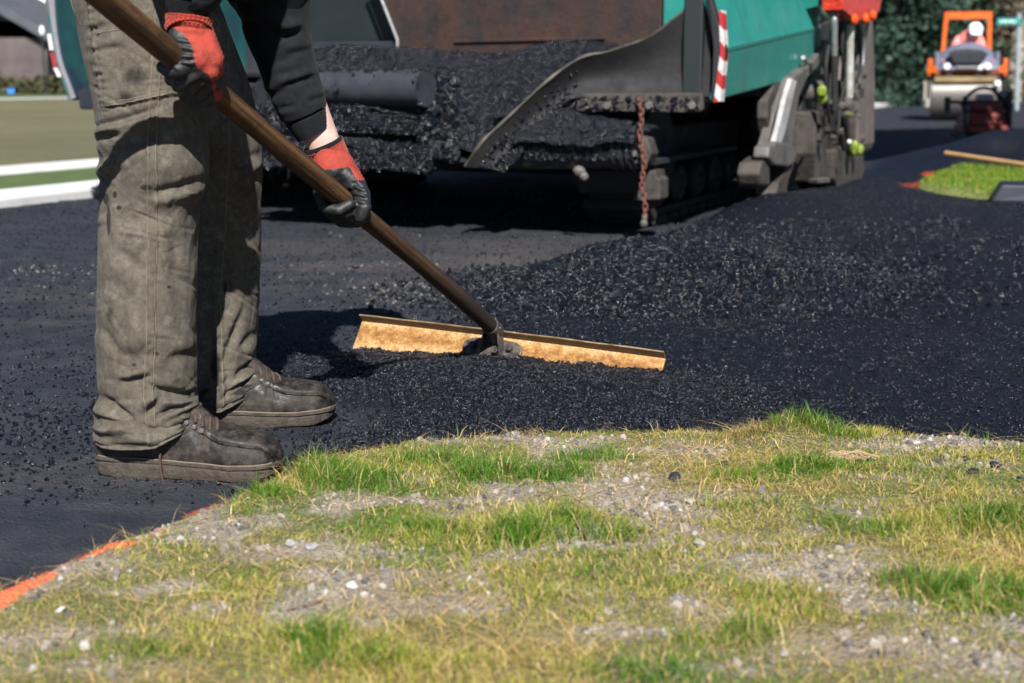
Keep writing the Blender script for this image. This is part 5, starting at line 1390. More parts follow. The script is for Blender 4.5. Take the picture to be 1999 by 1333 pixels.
# -- tow arm, knuckle and fork beside the track
def plate(name, pts, a, th, mat, bev=.006):
    mb = MB(); mb.prism([LA(x, y, a) for x, y in pts], (-th, 0, 0)); return mb.build(name, mat, paver, bev=bev)
plate('tow_arm', [(1548, 152), (1590, 118), (1612, 84), (1628, 58), (1632, 76), (1604, 122), (1576, 152), (1560, 190), (1552, 240), (1545, 300), (1508, 296), (1524, 240), (1534, 196)], .07, .08, M_GREYSTEEL)
plate('tow_arm_edge', [(1546, 153), (1556, 158), (1546, 200), (1533, 258), (1520, 296), (1508, 296), (1522, 244), (1533, 196)], .10, .025, pm('pale_worn_edge', (.42, .41, .42), (.28, .27, .27), 12, .5))
plate('brace_arch', [(1512, 165), (1530, 158), (1520, 186), (1507, 205), (1505, 240), (1510, 262), (1520, 288), (1508, 292), (1502, 262), (1498, 230), (1499, 196)], .02, .05, M_MUDSTEEL)
plate('knuckle', [(1502, 286), (1520, 276), (1546, 282), (1556, 300), (1552, 318), (1540, 326), (1512, 322), (1500, 308)], .12, .07, M_GREYSTEEL, .010)
plate('fork_leg', [(1486, 318), (1502, 306), (1503, 340), (1504, 362), (1485, 362), (1482, 340)], .10, .10, M_MUDSTEEL, .01)
plate('fork_leg', [(1538, 326), (1552, 318), (1540, 352), (1534, 382), (1514, 382), (1520, 356)], .10, .10, M_MUDSTEEL, .01)
plate('fork_spreader', [(1466, 352), (1480, 336), (1484, 352), (1478, 368)], .06, .08, M_MUDSTEEL, .006)
plate('arm_guard', [(1560, 230), (1575, 160), (1600, 130), (1612, 150), (1608, 290), (1600, 330), (1562, 335)], -.02, .10, M_DKSTEEL, .01)
# -- rear stack: screed end plates, rail, rods, hoses
plate('end_plate', [(1676, 40), (1704, 38), (1708, 160), (1706, 280), (1676, 284)], .12, .05, paint_mat('brownish_grey_plate', (0.096, 0.078, 0.075), (0.144, 0.123, 0.114), (0.042, 0.03, 0.027), .8, .6, sc=3))
plate('skid', [(1594, 218), (1622, 214), (1624, 300), (1622, 352), (1596, 356), (1592, 300)], .10, .16, M_MUDSTEEL, .012)
plate('skid', [(1628, 292), (1684, 276), (1688, 330), (1680, 362), (1640, 376), (1628, 350)], .14, .22, M_MUDSTEEL, .014)
rgc = random.Random(3)
for k in range(46):
    x_, y_ = rgc.uniform(1596, 1690), rgc.uniform(60, 320); s_ = rgc.uniform(.012, .034); m_ = rgc.choice([M_MUDSTEEL, M_DKSTEEL, M_GREYSTEEL, M_RUBBER, M_DKSTEEL])
    mb = MB(); c_ = LA(x_, y_, rgc.uniform(.08, .17))
    if k % 3 == 0: mb.tube([c_, c_ + Vector((0, rgc.uniform(-.1, .1), rgc.uniform(.05, .22)))], s_ * .45, 8)
    elif k % 3 == 1: mb.box(c_, (s_, s_ * rgc.uniform(.7, 2), s_ * rgc.uniform(.7, 2.4)), (rgc.uniform(-.3, .3), 0, 0))
    else: mb.lathe([(s_ * .4, -s_ * .6), (s_ * .7, -s_ * .5), (s_ * .7, s_ * .4), (s_ * .3, s_ * .6)], c_, 'x', 12)
    mb.build(('hydraulic_pipe', 'bracket', 'fitting')[k % 3], m_, paver, bev=.002 if k % 3 == 1 else None)
plate('skid_foot', [(1596, 350), (1620, 346), (1621, 356), (1597, 358)], .13, .05, M_GREYSTEEL, .003)
plate('mast', [(1640, 40), (1676, 36), (1674, 290), (1640, 296)], .00, .10, M_DKSTEEL, .01)
for nm, pts, r_, m_ in (('guard_rail', [(1629, 112), (1629, 60), (1630, 30), (1638, 17), (1652, 14), (1668, 16)], .016, M_CHROME), ('rail_grip', [(1629, 214), (1629, 160), (1629, 108)], .018, M_RUBBER),
                         ('hydraulic_rod', [(1660, 48), (1659, 120), (1658, 190)], .020, pm('paint_flecked_rod', (.42, .43, .42), (.25, .24, .20), 20, .5)), ('hydraulic_cylinder', [(1659, 205), (1660, 250), (1662, 300)], .026, M_MUDSTEEL),
                         ('hose', [(1676, 50), (1679, 90), (1680, 130), (1672, 160)], .009, M_RUBBER), ('hose', [(1646, 40), (1644, 100), (1648, 160), (1640, 210), (1636, 260)], .009, M_RUBBER), ('pipe', [(1684, 44), (1686, 90), (1684, 128)], .008, M_CHROME), ('hose', [(1618, 90), (1612, 130), (1614, 190), (1620, 240)], .010, M_RUBBER)):
    mb = MB(); mb.tube(dense([LA(x, y, .17) for x, y in pts], 24), r_, 12); mb.build(nm, m_, paver, smooth=60)
for k, (x, y, s) in enumerate(((1656, 198, .030), (1672, 190, .026), (1644, 206, .022), (1668, 214, .022), (1664, 180, .016), (1648, 224, .018), (1676, 226, .018))):
    mb = MB(); mb.box(LA(x, y, .18), (s * 1.2, s * 1.6, s * 1.3), (.3 * k, .2 * k, .5 * k)); mb.build('valve_block', M_MUDSTEEL if k % 2 else M_GREYSTEEL, paver, bev=.004)
mb = MB(); c_ = LA(1588, 178, .02); mb.lathe([(.02, -.10), (.055, -.09), (.055, .04), (.045, .05), (.01, .05)], c_, 'x', 20); mb.build('pivot_boss', M_GREYSTEEL, paver, smooth=35)
for (x, y, w_, h_) in ((1604, 178, .026, .030), (1606, 192, .020, .030), (1667, 289, .055, .045), (1678, 292, .035, .032), (1656, 222, .016, .014)):
    mb = MB(); mb.ball(LA(x, y, .19), (.025, w_, h_), 10, 7, (.2, .1, .3)); mb.build('lime_paint_blob', M_LIME, paver, smooth=30)
mb = MB(); mb.ball(LA(1658, 277, .23), .013, 10, 7); mb.build('grease_cap', M_CONC, paver, smooth=60)
M_RED = (lambda t: (t.set(col=t.mix(t.noise(8, 4, .6), (.45, .015, .012), (.68, .06, .02)), rough=.4), t.bump(t.noise(14, 5, .6), 1.0, .03), t.m)[2])(NT('glossy_red_sheet'))
sheet_ = solid_sheet('red_cover', [LA(x, y, .22) for x, y in ((1640, -60), (1660, -60), (1690, -60), (1715, -60), (1730, -60))], [LA(x, y, .22) for x, y in ((1646, 18), (1664, 34), (1684, 40), (1704, 42), (1716, 20))], M_RED, (-.10, 0, 0), 8, lambda u, v: .03 * math.sin(u * 19 + v * 3))
for x, y in ((1668, 38), (1690, 36), (1704, 30)):
    mb = MB(); mb.ball(LA(x, y, .26), (.02, .03, .028), 10, 7); mb.build('orange_cap', pm('orange_plastic', (.75, .10, .01), (.6, .06, .01), 20, .4), paver, smooth=40)
# -- what stands above the frame: hood, platform, canopy
mb = MB(); mb.box((-1.62, 2.35, 1.25), (2.3, 1.7, .95)); mb.build('engine_hood', M_TEAL, paver, bev=.05)
mb = MB(); mb.box((-1.62, 3.5, 1.0), (2.5, .7, .4)); mb.build('platform', M_DKSTEEL, paver, bev=.02)
mb = MB(); mb.box((-1.55, 4.05, .42), (3.0, .65, .5)); mb.build('screed', M_MUDSTEEL, paver, bev=.03)
for a_, b_ in ((-.55, 1.9), (-2.7, 1.9), (-.55, 3.9), (-2.7, 3.9)):
    mb = MB(); mb.tube([(a_, b_, 1.2), (a_, b_, 2.75)], .03, 10); mb.build('canopy_post', M_GREYSTEEL, paver, smooth=40)
mb = MB(); mb.box((-1.62, 2.9, 2.8), (2.6, 2.5, .09)); mb.build('canopy', M_TEAL, paver, bev=.03)

# ---- hot mix in the hopper and caked on the beams
M_HEAP = M_ASPHALT
def heap(name, a0, a1, b0, b1, na, nb, zf, keep=None):
    A, B = np.meshgrid(np.linspace(a0, a1, na), np.linspace(b0, b1, nb))
    Z = zf(A, B)
    Z = Z + .018 * fbm(A * 9, B * 9, o=4, seed=111) + .008 * fbm(A * 40, B * 40, o=2, seed=113)
    X = PO.x + A * PU.x + B * PV.x; Y = PO.y + A * PU.y + B * PV.y
    V = np.stack([X, Y, Z], -1).reshape(-1, 3)
    i = np.arange(na * nb).reshape(nb, na)
    F = np.stack([i[:-1, :-1], i[:-1, 1:], i[1:, 1:], i[1:, :-1]], -1).reshape(-1, 4)
    if keep is not None:
        k = keep(A, B).ravel(); F = F[k[F].all(1)]
    return V, F
def a_of(x, b): return LB(x, 200, b).x
def heap_z(A, B):
    # level of the load: high at the back, slumping forward between beam and flap
    f = np.interp(B, [-.34, -.22, -.08, .12, .40, .70, 1.0], [.30, .36, .46, .57, .69, .775, .80])
    ca = a_of(890, 0)
    slump = np.exp(-((A - ca) / .26) ** 2)
    f = f - (1 - slump) * sstep(.0, -.25, B) * .12
    f = f + .06 * np.exp(-(((A - a_of(1080, .5)) / .28) ** 2 + ((B - .55) / .3) ** 2)) + .05 * np.exp(-(((A - a_of(650, .6)) / .2) ** 2 + ((B - .6) / .25) ** 2)) - .05 * np.exp(-(((A - a_of(930, .7)) / .2) ** 2 + ((B - .75) / .25) ** 2))
    return f
parts_ = [heap('h', a_of(440, 0), a_of(1240, .3), -.34, 1.0, 190, 90, heap_z, lambda A, B: (B > .03) | ((np.abs(A - a_of(895, 0)) < .24 + .05 * np.sin(B * 40)) & (B > -.20)))]
def over_beam(zc, bw): return lambda A, B: zc + .022 * np.sin(A * 11) * .6 - ((B - bw) / .10) ** 2 * .03
parts_.append(heap('h', a_of(500, -.15), a_of(838, -.15), -.21, -.03, 100, 24, over_beam(LB(650, 214, -.2).z + .012, -.13)))
parts_.append(heap('h', a_of(520, -.2), a_of(838, -.2), -.27, -.09, 100, 24, over_beam(LB(650, 286, -.26).z + .010, -.19)))
rr = LB(1120, 290, -.18)
parts_.append(heap('h', a_of(1015, -.2), a_of(1250, -.2), -.30, .05, 90, 40, lambda A, B: rr.z + .062 + np.interp(A, [a_of(1030, -.2), a_of(1085, -.2), a_of(1140, -.2), a_of(1245, -.2)], [.05, .085, .05, .015]) * sstep(-.30, -.12, B) - .03 * sstep(-.22, -.30, B)))
VV_, FF_, k_ = [], [], 0
for v, f in parts_: VV_.append(v); FF_.append(f + k_); k_ += len(v)
load = from_np('hot_asphalt', np.concatenate(VV_), np.concatenate(FF_), M_HEAP, smooth=True)
tag(load, kind='stuff')
attr_float(load, 'fresh', np.ones(k_)); attr_float(load, 'loose', np.ones(k_)); attr_float(load, 'paint', np.zeros(k_))
GP = []
for (v, f), n_ in zip(parts_, (40000, 6500, 6500, 8000)):
    q = v[f[RNG.integers(0, len(f), n_)]]; w = RNG.dirichlet([1, 1, 1, 1], n_); GP.append((q * w[..., None]).sum(1))
GP = np.concatenate(GP); gr_ = RNG.uniform(.0035, .0085, len(GP)); GP[:, 2] += gr_ * .3
grains('hot_asphalt_grains', GP, gr_, M_GRAIN)
# crumbs caked on beams, cylinder, roller and flap
CP_ = []
def caked(fn, n):
    for _ in range(n):
        p = fn(random.random(), random.random()); CP_.append(tuple(PO + PU * p.x + PV * p.y + Vector((0, 0, p.z))))
for (xa, ya, xb, yb, h, b) in ((480, 214, 838, 226, 38, -.20), (480, 284, 836, 300, 36, -.26)):
    caked(lambda u, v: LB(xa + (xb - xa) * u, ya + (yb - ya) * u + h * v ** 1.4, b - .004), 2600)
pc0, pc1 = LB(560, 170, -.10), LB(832, 172, -.22)
def cyl(p, q, r, lo_, hi_): return lambda u, v: p.lerp(q, u) + Vector((0, -math.cos(R(lo_ + (hi_ - lo_) * v)) * r, math.sin(R(lo_ + (hi_ - lo_) * v)) * r))
caked(cyl(pc0, pc1, .079, 55, 120), 600); caked(cyl(pc0, pc1, .079, -60, 60), 60); caked(cyl(LB(990, 292, -.18), LB(1245, 290, -.18), .081, -30, 110), 2400)
Wf, Uf = dense(Wd, 40), dense(U, 40)
caked(lambda u, v: Wf[20 + int(u * 19)].lerp(Uf[20 + int(u * 19)], v ** 2 * .8) + Vector((0, .07 * math.sin(math.pi * (1 - v ** 2 * .8)) * .8 - .004, 0)), 700)
caked(lambda u, v: LB(1096 + 270 * u, 190 + 26 * v, -.072 + .04 * u), 350)
CP_ = np.array(CP_); grains('caked_asphalt', CP_, RNG.gamma(2.2, .0020, len(CP_)).clip(.002, .013), M_GRAIN)
CP_ = []
for (xa, ya, xb, yb, b) in ((490, 212, 850, 222, -.19), (490, 282, 850, 296, -.25)):
    caked(lambda u, v: LB(xa + (xb - xa) * u, ya + (yb - ya) * u + 46 * v ** 1.2 - 8, b - .01 + .03 * random.random()), 420)
caked(lambda u, v: LB(820 + 70 * u, 150 + 160 * v, -.12 - .10 * v), 420)
CP_ = np.array(CP_); grains('caked_lumps', CP_, RNG.gamma(2.5, .0050, len(CP_)).clip(.006, .026), M_GRAIN, sub=2, rough=.6)



# ================================================================== THE ROLLER AND ITS DRIVER
M_ORANGE = paint_mat('orange_machine_paint', (0.576, 0.088, 0.0064), (0.64, 0.12, 0.0096), (0.16, 0.048, 0.024), .35)
M_HOOD = paint_mat('blue_grey_hood', (0.12, 0.135, 0.195), (0.15, 0.1688, 0.2325), (0.075, 0.075, 0.09), .4, .3)
M_DRUM = pm('polished_drum_steel', (0.225, 0.21, 0.195), (0.1275, 0.1162, 0.1087), 4, .38, .55, metal=.6, stretch=(0.15, 3, 3))
M_BLACK = pm('black_plastic', (0.0084, 0.0091, 0.0112), (0.0175, 0.0182, 0.021), 10, .5)
RLOC = on_ground(1887, 232)
roller = empty('tandem_roller', RLOC + Vector((-.05, 0, 0)), R(-16))
roller.scale = (.94, .94, .94)
tag(roller, 'orange tandem road roller with a blue-grey hood and roll-over frame', 'roller')
S_ = 23.6 / FPX                                             # metres per photo pixel out there
def drum(b, nm):
    mb = MB(); prof = [(.05, -.58), (.34, -.58), (.40, -.56), (.40, .56), (.34, .58), (.05, .58)]
    mb.lathe(prof, (0, b, .40), 'x', 40); return mb.build(nm, M_DRUM, roller, smooth=30)
drum(-.05, 'drum'); drum(2.0, 'drum')
for s in (-1, 1):
    mb = MB(); mb.prism([(s * .60, -.35, .34), (s * .60, .35, .34), (s * .60, .42, .95), (s * .60, -.30, .95)], (s * .05, 0, 0)); mb.build('drum_yoke', M_BLACK, roller, bev=.02)
    mb = MB(); mb.prism([(s * .50, -.46, .78), (s * .66, -.40, .78), (s * .66, .35, .78), (s * .66, .35, .98), (s * .645, -.34, 1.02), (s * .62, -.40, .92), (s * .50, -.46, .86)], (0, .0, .04)); mb.build('fender', M_ORANGE, roller, bev=.015)
    mb = MB(); mb.box((s * .60, -.30, .88), (.07, .20, .30), (0, 0, s * .2)); mb.build('fender_horn', M_ORANGE, roller, bev=.02)
mb = MB(); mb.box((0, -.36, .815), (1.16, .10, .075)); mb.build('front_bar', M_ORANGE, roller, bev=.02)
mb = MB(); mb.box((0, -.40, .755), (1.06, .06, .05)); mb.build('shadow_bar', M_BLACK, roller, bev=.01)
mb = MB(); mb.box((0, -.44, .68), (1.05, .05, .09)); mb.build('scraper', paint_mat('ochre_scraper', (.20, .14, .06), (.30, .22, .11), (.05, .04, .03), .8, .7), roller, bev=.01)
# hood: domed front with a mouth-shaped grille
V, F = [], []; nu, nv = 28, 14
for j in range(nv + 1):
    v = j / nv
    for k in range(nu + 1):
        u = k / nu * 2 - 1
        w = .52 * (1 - .12 * v * v); top = .84 + .47 * (1 - abs(u) ** 2.6 * .55) * math.sin(min(1, v * 1.6) * math.pi / 2) ** .7
        V.append(Vector((u * w, -.42 + 1.35 * v ** 1.4 - .10 * (1 - u * u) * (1 - v), top if v > 0 else .84)))
for j in range(nv):
    for k in range(nu):
        a = j * (nu + 1) + k; F.append((a, a + 1, a + nu + 2, a + nu + 1))
mb = MB(); mb.add(V, F)
for s in (-1, 1): mb.box((s * .49, .28, .98), (.06, 1.2, .32))
mb.build('hood', M_HOOD, roller, smooth=45)
def arc(c, w, h, n=20, p=.7): return [Vector((c[0] + w * math.copysign(abs(math.cos(q)) ** p, math.cos(q)), c[1], c[2] + h * math.copysign(abs(math.sin(q)) ** p, math.sin(q)))) for q in [2 * math.pi * k / n for k in range(n)]]
mb = MB(); mb.prism([Vector((-.33, -.555, 1.12)), Vector((-.28, -.555, 1.03)), Vector((-.22, -.555, .94)), Vector((.22, -.555, .94)), Vector((.28, -.555, 1.03)), Vector((.33, -.555, 1.12)), Vector((.22, -.55, 1.175)), Vector((0, -.55, 1.195)), Vector((-.22, -.55, 1.175))], (0, .14, 0)); mb.build('grille', M_BLACK, roller, bev=.015)
for k in range(5):
    mb = MB(); mb.box((0, -.560, .97 + k * .034), (.40 + .05 * k, .012, .008)); mb.build('grille_slat', pm('grey_slat', (.06, .065, .08), (.08, .085, .1), 20, .5), roller)
for s in (-1, 1):
    mb = MB(); mb.lathe([(.03, -.02), (.052, -.018), (.056, .0), (.056, .05)], (s * .33, -.56, .895), 'y', 18); mb.build('headlight', pm('headlight_glass', (.85, .86, .88), (.7, .72, .75), 20, .08), roller, smooth=40)
    mb = MB(); mb.ball((s * .40, -.50, .985), .025, 10, 7); mb.build('marker_lamp', pm('pink_red_lens', (.55, .20, .20), (.5, .15, .15), 20, .2), roller, smooth=60)
mb = MB(); mb.box((0, -.54, .875), (.36, .05, .055)); mb.build('bumper_panel', pm('grey_panel', (.13, .14, .16), (.18, .185, .2), 20, .5), roller, bev=.01)
mb = MB(); mb.ball((.50, -.50, .60), .06, 12, 8); mb.build('work_lamp', pm('white_lamp', (.9, .9, .9), (.8, .8, .82), 20, .15), roller, smooth=60)
mb = MB(); mb.tube([(.50, -.48, .64), (.52, -.42, .78)], .02, 8); mb.build('lamp_stalk', M_BLACK, roller, smooth=40)
# roll-over frame
mb = MB(); xs2 = .385
mb.hexa([Vector((-xs2 - .055, .95, .85)), Vector((-xs2 + .02, .95, .85)), Vector((-xs2 + .02, 1.05, .85)), Vector((-xs2 - .055, 1.05, .85)), Vector((-xs2 - .02, .95, 1.82)), Vector((-xs2 + .05, .95, 1.82)), Vector((-xs2 + .05, 1.05, 1.82)), Vector((-xs2 - .02, 1.05, 1.82))])
mb.hexa([Vector((xs2 - .02, .95, .85)), Vector((xs2 + .055, .95, .85)), Vector((xs2 + .055, 1.05, .85)), Vector((xs2 - .02, 1.05, .85)), Vector((xs2 - .05, .95, 1.82)), Vector((xs2 + .02, .95, 1.82)), Vector((xs2 + .02, 1.05, 1.82)), Vector((xs2 - .05, 1.05, 1.82))])
mb.box((0, 1.0, 1.80), (xs2 * 2 + .04, .105, .125)); mb.build('roll_over_frame', M_ORANGE, roller)
mb = MB(); mb.box((0, 1.05, .72), (1.0, 1.0, .2)); mb.box((0, 1.9, .80), (1.05, .7, .35)); mb.build('deck', M_BLACK, roller, bev=.03)
mb = MB(); mb.box((0, 1.25, .92), (.46, .42, .10)); mb.box((0, 1.48, 1.15), (.46, .09, .45)); mb.build('seat', M_BLACK, roller, bev=.03)
mb = MB(); mb.tube([(0, .75, .8), (0, .86, 1.10)], .03, 8); mb.lathe([(.15, -.012), (.17, 0), (.15, .012)], (0, .88, 1.12), 'z', 20); mb.build('steering_wheel', M_BLACK, roller, smooth=40)
# driver, bent over to one side
drv = empty('person', Matrix.Translation(roller.location) @ Matrix.Rotation(R(-16), 4, 'Z') @ Vector((.03, 1.12, .90)), R(-16))
tag(drv, 'roller driver in a coral top and white cap, bent forward in the seat', 'person')
mb = MB()
mb.capsule((0, .0, .06), (.02, -.10, .40), .14, .15); mb.capsule((.02, -.12, .42), (.06, -.25, .50), .10, .06)
for s in (-1, 1):
    mb.capsule((s * .10, 0, .04), (s * .14, -.40, .08), .075, .06); mb.capsule((s * .14, -.40, .08), (s * .13, -.42, -.20), .055, .045); mb.capsule((s * .13, -.42, -.21), (s * .13, -.54, -.22), .045, .035)
    mb.capsule((s * .17 + .02, -.10, .40), (s * .24, -.22, .20), .055, .045); mb.capsule((s * .24, -.22, .20), (s * .14, -.36, .18), .042, .035); mb.ball((s * .13, -.38, .18), (.04, .05, .03))
mb.ball((.09, -.30, .52), (.085, .105, .11), 14, 10)
b_ = mb.build('body', M_SKIN, drv); remeshed(b_, .02, 3)
mb = MB(); mb.capsule((0, .0, .08), (.01, -.10, .40), .155, .165); mb.capsule((-.16, -.10, .40), (-.24, -.20, .24), .07, .06); mb.capsule((.18, -.10, .40), (.23, -.18, .28), .07, .06)
v_ = mb.build('coral_top', pm('coral_hi_vis', (.80, .16, .12), (.85, .32, .30), 9, .7), drv); remeshed(v_, .02, 3)
mb = MB(); mb.ball((.10, -.31, .565), (.12, .135, .10), 16, 10, (.5, .4, 0)); cp_ = mb.build('cap', pm('white_cap', (.82, .84, .90), (.75, .78, .86), 9, .6), drv, smooth=60)
mb = MB(); mb.prism([Vector((.0, -.40, .52)), Vector((.20, -.40, .50)), Vector((.19, -.52, .46)), Vector((.03, -.52, .47))], (0, 0, .015)); mb.build('brim', cp_.data.materials[0], cp_, bev=.005)

# ================================================================== RED PLATE COMPACTOR
cl_ = on_ground(1913, 273)
comp = empty('plate_compactor', cl_, R(4))
tag(comp, 'dark red plate compactor with a black tubular handle, standing in shade', 'compactor')
M_CRED = paint_mat('dark_red_paint', (0.161, 0.0154, 0.0098), (0.224, 0.0245, 0.0126), (0.035, 0.014, 0.014), .6, .45)
mb = MB(); mb.prism([(-.25, -.22, .02), (.25, -.22, .02), (.25, -.27, .07), (-.25, -.27, .07)], (0, .5, 0)); mb.build('base_plate', M_DKSTEEL, comp, bev=.01)
mb = MB(); mb.box((0, -.02, .12), (.46, .44, .08)); mb.build('lower_body', M_CRED, comp, bev=.02)
mb = MB(); mb.hexa([Vector((-.22, -.2, .17)), Vector((.22, -.2, .17)), Vector((.22, .2, .17)), Vector((-.22, .2, .17)), Vector((-.18, -.16, .30)), Vector((.18, -.16, .30)), Vector((.18, .16, .30)), Vector((-.18, .16, .30))]); mb.build('belt_cover', M_CRED, comp, bev=.02)
mb = MB(); mb.box((.0, .0, .365), (.36, .30, .12)); mb.build('water_tank', paint_mat('deep_red_tank', (.10, .012, .014), (.14, .018, .016), (.03, .01, .012), .5, .4), comp, bev=.03)
mb = MB(); mb.box((.02, .0, .455), (.16, .16, .07)); mb.build('engine_cap', pm('pale_blue_cap', (.35, .37, .45), (.15, .15, .18), 14, .4), comp, bev=.02)
for s in (-1, 1):
    mb = MB(); mb.tube([(s * .245, -.18, .08), (s * .25, -.16, .34), (s * .20, .0, .45)], .022, 10); mb.build('side_frame', M_BLACK, comp, smooth=40)
mb = MB(); mb.tube(dense([(-.22, .02, .36), (-.17, .0, .46), (-.08, -.02, .54), (.03, -.02, .555), (.12, -.02, .52), (.20, .0, .42), (.23, .0, .34)], 24), .020, 10); mb.build('handle', M_BLACK, comp, smooth=60)
mb = MB(); mb.tube([(-.20, -.1, .40), (-.40, -.05, .41)], .018, 8); mb.tube([(-.40, -.05, .30), (-.405, -.05, .46)], .035, 8); mb.build('guide_bar', M_BLACK, comp, smooth=40)
mb = MB(); mb.box((.27, .05, .34), (.07, .3, .36)); mb.build('muffler_guard', M_BLACK, comp, bev=.02)

# ================================================================== THINGS BY THE RIGHT LAWN
q0, q1 = at(1846, 299, 9.3), at(2010, 323, 8.7)
q0.z = max(q0.z, .05)
rk = empty('landscape_rake', (q0.x, q0.y, 0)); tag(rk, 'pale wooden rake handle reaching in from the right above the lawn', 'rake')
M_PALEWOOD = wood_mat('pale_ash_wood', (.34, .21, .10), (.46, .31, .17), (.24, .14, .07), (60, 60, 60))
far_ = q0.lerp(q1, 2.1)
mb = MB(); mb.tube([q0 - Vector(rk.location), far_ - Vector(rk.location)], .016, 12); mb.build('handle', pm('pale_handle', (.40, .25, .12), (.30, .18, .08), 8, .6), rk, smooth=60)
fl = far_ - Vector(rk.location)
mb = MB(); mb.tube([fl, fl + Vector((.03, -.02, -fl.z * .5)), (fl.x + .05, fl.y - .03, lawn_r_h(np.array(far_.x), np.array(far_.y)) + .05)], .012, 8); mb.build('neck', M_DKSTEEL, rk, smooth=40)
mb = MB(); mb.box((fl.x + .05, fl.y - .03, float(lawn_r_h(np.array(far_.x), np.array(far_.y))) + .06), (.03, .6, .06)); mb.build('head', M_DKSTEEL, rk, bev=.004)
bx = on_ground(1985, 380, .07)
tub = empty('rubber_mat', (bx.x + .06, bx.y, .03), R(-14)); tag(tub, 'thick blue-black rubber mat lying on the green lawn', 'mat')
for k, (w, d, z, h) in enumerate(((.36, .34, .055, .09),)):
    mb = MB(); mb.hexa([Vector((-w / 2 - .02, -d / 2, z - h / 2)), Vector((w / 2, -d / 2, z - h / 2)), Vector((w / 2, d / 2, z - h / 2)), Vector((-w / 2, d / 2, z - h / 2)), Vector((-w / 2 + .03, -d / 2 + .01, z + h / 2)), Vector((w / 2, -d / 2 + .02, z + h / 2 + .01 * k)), Vector((w / 2, d / 2, z + h / 2)), Vector((-w / 2 + .05, d / 2, z + h / 2))])
    mb.build('mat_fold', pm('blue_black_rubber', (.006, .010, .022), (.011, .015, .028), 10, .6), tub, bev=.012)

# ================================================================== STREET SIGN
sp_ = at(1985, 205, 30.0)
sign = empty('street_sign', (sp_.x, sp_.y, 0)); tag(sign, 'green street name sign on a grey post behind the roller', 'sign')
YS = sp_.y
mb = MB(); tp = at(1989, 36, YS); mb.tube([(0, 0, 0), (tp.x - sp_.x, 0, tp.z + .1)], .05, 10); mb.build('post', pm('grey_post', (.22, .26, .28), (.3, .33, .35), 6, .6), sign, smooth=40)
A_, B_ = at(1944, 36, YS) - Vector((sp_.x, 0, 0)), at(1990, 48, YS) - Vector((sp_.x, 0, 0))
A_.y = B_.y = -.08
mb = MB(); mb.box(((A_.x + B_.x) / 2, -.08, (A_.z + B_.z) / 2), (B_.x - A_.x, .03, A_.z - B_.z)); mb.build('name_plate', pm('sign_green', (.01, .22, .20), (.015, .26, .23), 4, .4), sign, bev=.005)
wd = (B_.x - A_.x)
for k, (u, w) in enumerate(((.16, .07), (.27, .05), (.37, .08), (.52, .06), (.62, .07), (.74, .05))):     # unreadable pale lettering
    mb = MB(); mb.box((A_.x + wd * u, -.099, (A_.z + B_.z) / 2), (wd * w, .006, (A_.z - B_.z) * .42)); mb.build('letter', pm('sign_white', (.7, .75, .75), (.6, .65, .65), 4, .5), sign)

# ================================================================== TREES
M_BARK = pm('grey_brown_bark', (.10, .08, .065), (.19, .16, .135), 12, .95, bump=(30, 1, .02))
M_BARK_PALE = pm('pale_bark', (.26, .22, .18), (.38, .33, .28), 9, .95, bump=(30, 1, .02))
def leaf_mat(name, a, b):
    t = NT(name); oi = t.attr('leaf')
    t.set(col=t.mix(oi, a, b), rough=.6, spec=.3); return t.m
def leaves(name, P, size, parent, mat, droop=.3, seed=0):
    n = len(P); rg = np.random.default_rng(seed)
    d1 = rg.normal(size=(n, 3)); d1[:, 2] -= droop; d1 /= np.linalg.norm(d1, axis=1)[:, None]
    d2 = np.cross(d1, rg.normal(size=(n, 3))); d2 /= np.linalg.norm(d2, axis=1)[:, None]
    s = size * rg.uniform(.5, 1.4, n)[:, None]
    Q = np.stack([P - d1 * s, P + d2 * s * .45, P + d1 * s, P - d2 * s * .45], 1).reshape(-1, 3)
    o = from_np(name, Q, np.arange(4 * n).reshape(n, 4), mat, parent)
    attr_float(o, 'leaf', np.repeat(rg.random(n), 4)); return o
def conifer(loc, h, r, label, seed, mat, base=.2):
    t = empty('conifer', loc); tag(t, label, 'tree', 'evergreens beyond the street')
    mb = MB(); mb.tube([(0, 0, -.2), (.05, 0, h * .5), (0, 0, h)], [h * .022, h * .014, .02], 8); mb.build('trunk', M_BARK, t, smooth=60)
    rg = np.random.default_rng(seed); P = []
    nb = 110
    for k in range(nb):
        z = base + (h - base) * (k / nb) ** 1.15; az = k * 2.4 + rg.normal() * .3
        L = r * (1 - z / h) ** .8 * rg.uniform(.65, 1.15) + .15
        m = int(170 * L / r + 40); u = rg.random(m) ** .7
        p = np.stack([np.cos(az) * L * u, np.sin(az) * L * u, z - .30 * L * u ** 1.3 + .12 * L * u], -1)
        p += rg.normal(size=(m, 3)) * (.09 + .10 * L * u[:, None]); P.append(p)
    leaves('crown', np.concatenate(P), .10, t, mat, .5, seed); return t
M_FIR = leaf_mat('fir_needles', (.010, .030, .017), (.040, .072, .030))
M_FIR2 = leaf_mat('blue_fir_needles', (.013, .033, .026), (.035, .070, .045))
g1 = on_ground(1765, 204)
for k, (px_, Y_, h, r, m_) in enumerate(((1735, 37, 9.5, 2.3, M_FIR2), (1800, 39, 11, 2.6, M_FIR), (1842, 44, 12, 2.6, M_FIR), (1668, 43, 11, 2.6, M_FIR))):
    p = at(px_, 200, Y_)
    conifer((p.x, Y_, -.05), h, r, ('bluish fir standing just right of the paver', 'tall dark green fir with its crown behind the roller frame', 'dark fir standing behind the roller', 'dark fir mostly hidden behind the rear of the paver')[k], 200 + k, m_, .1)
M_BROWNLEAF = leaf_mat('brown_winter_scrub', (.055, .042, .032), (.15, .125, .075))
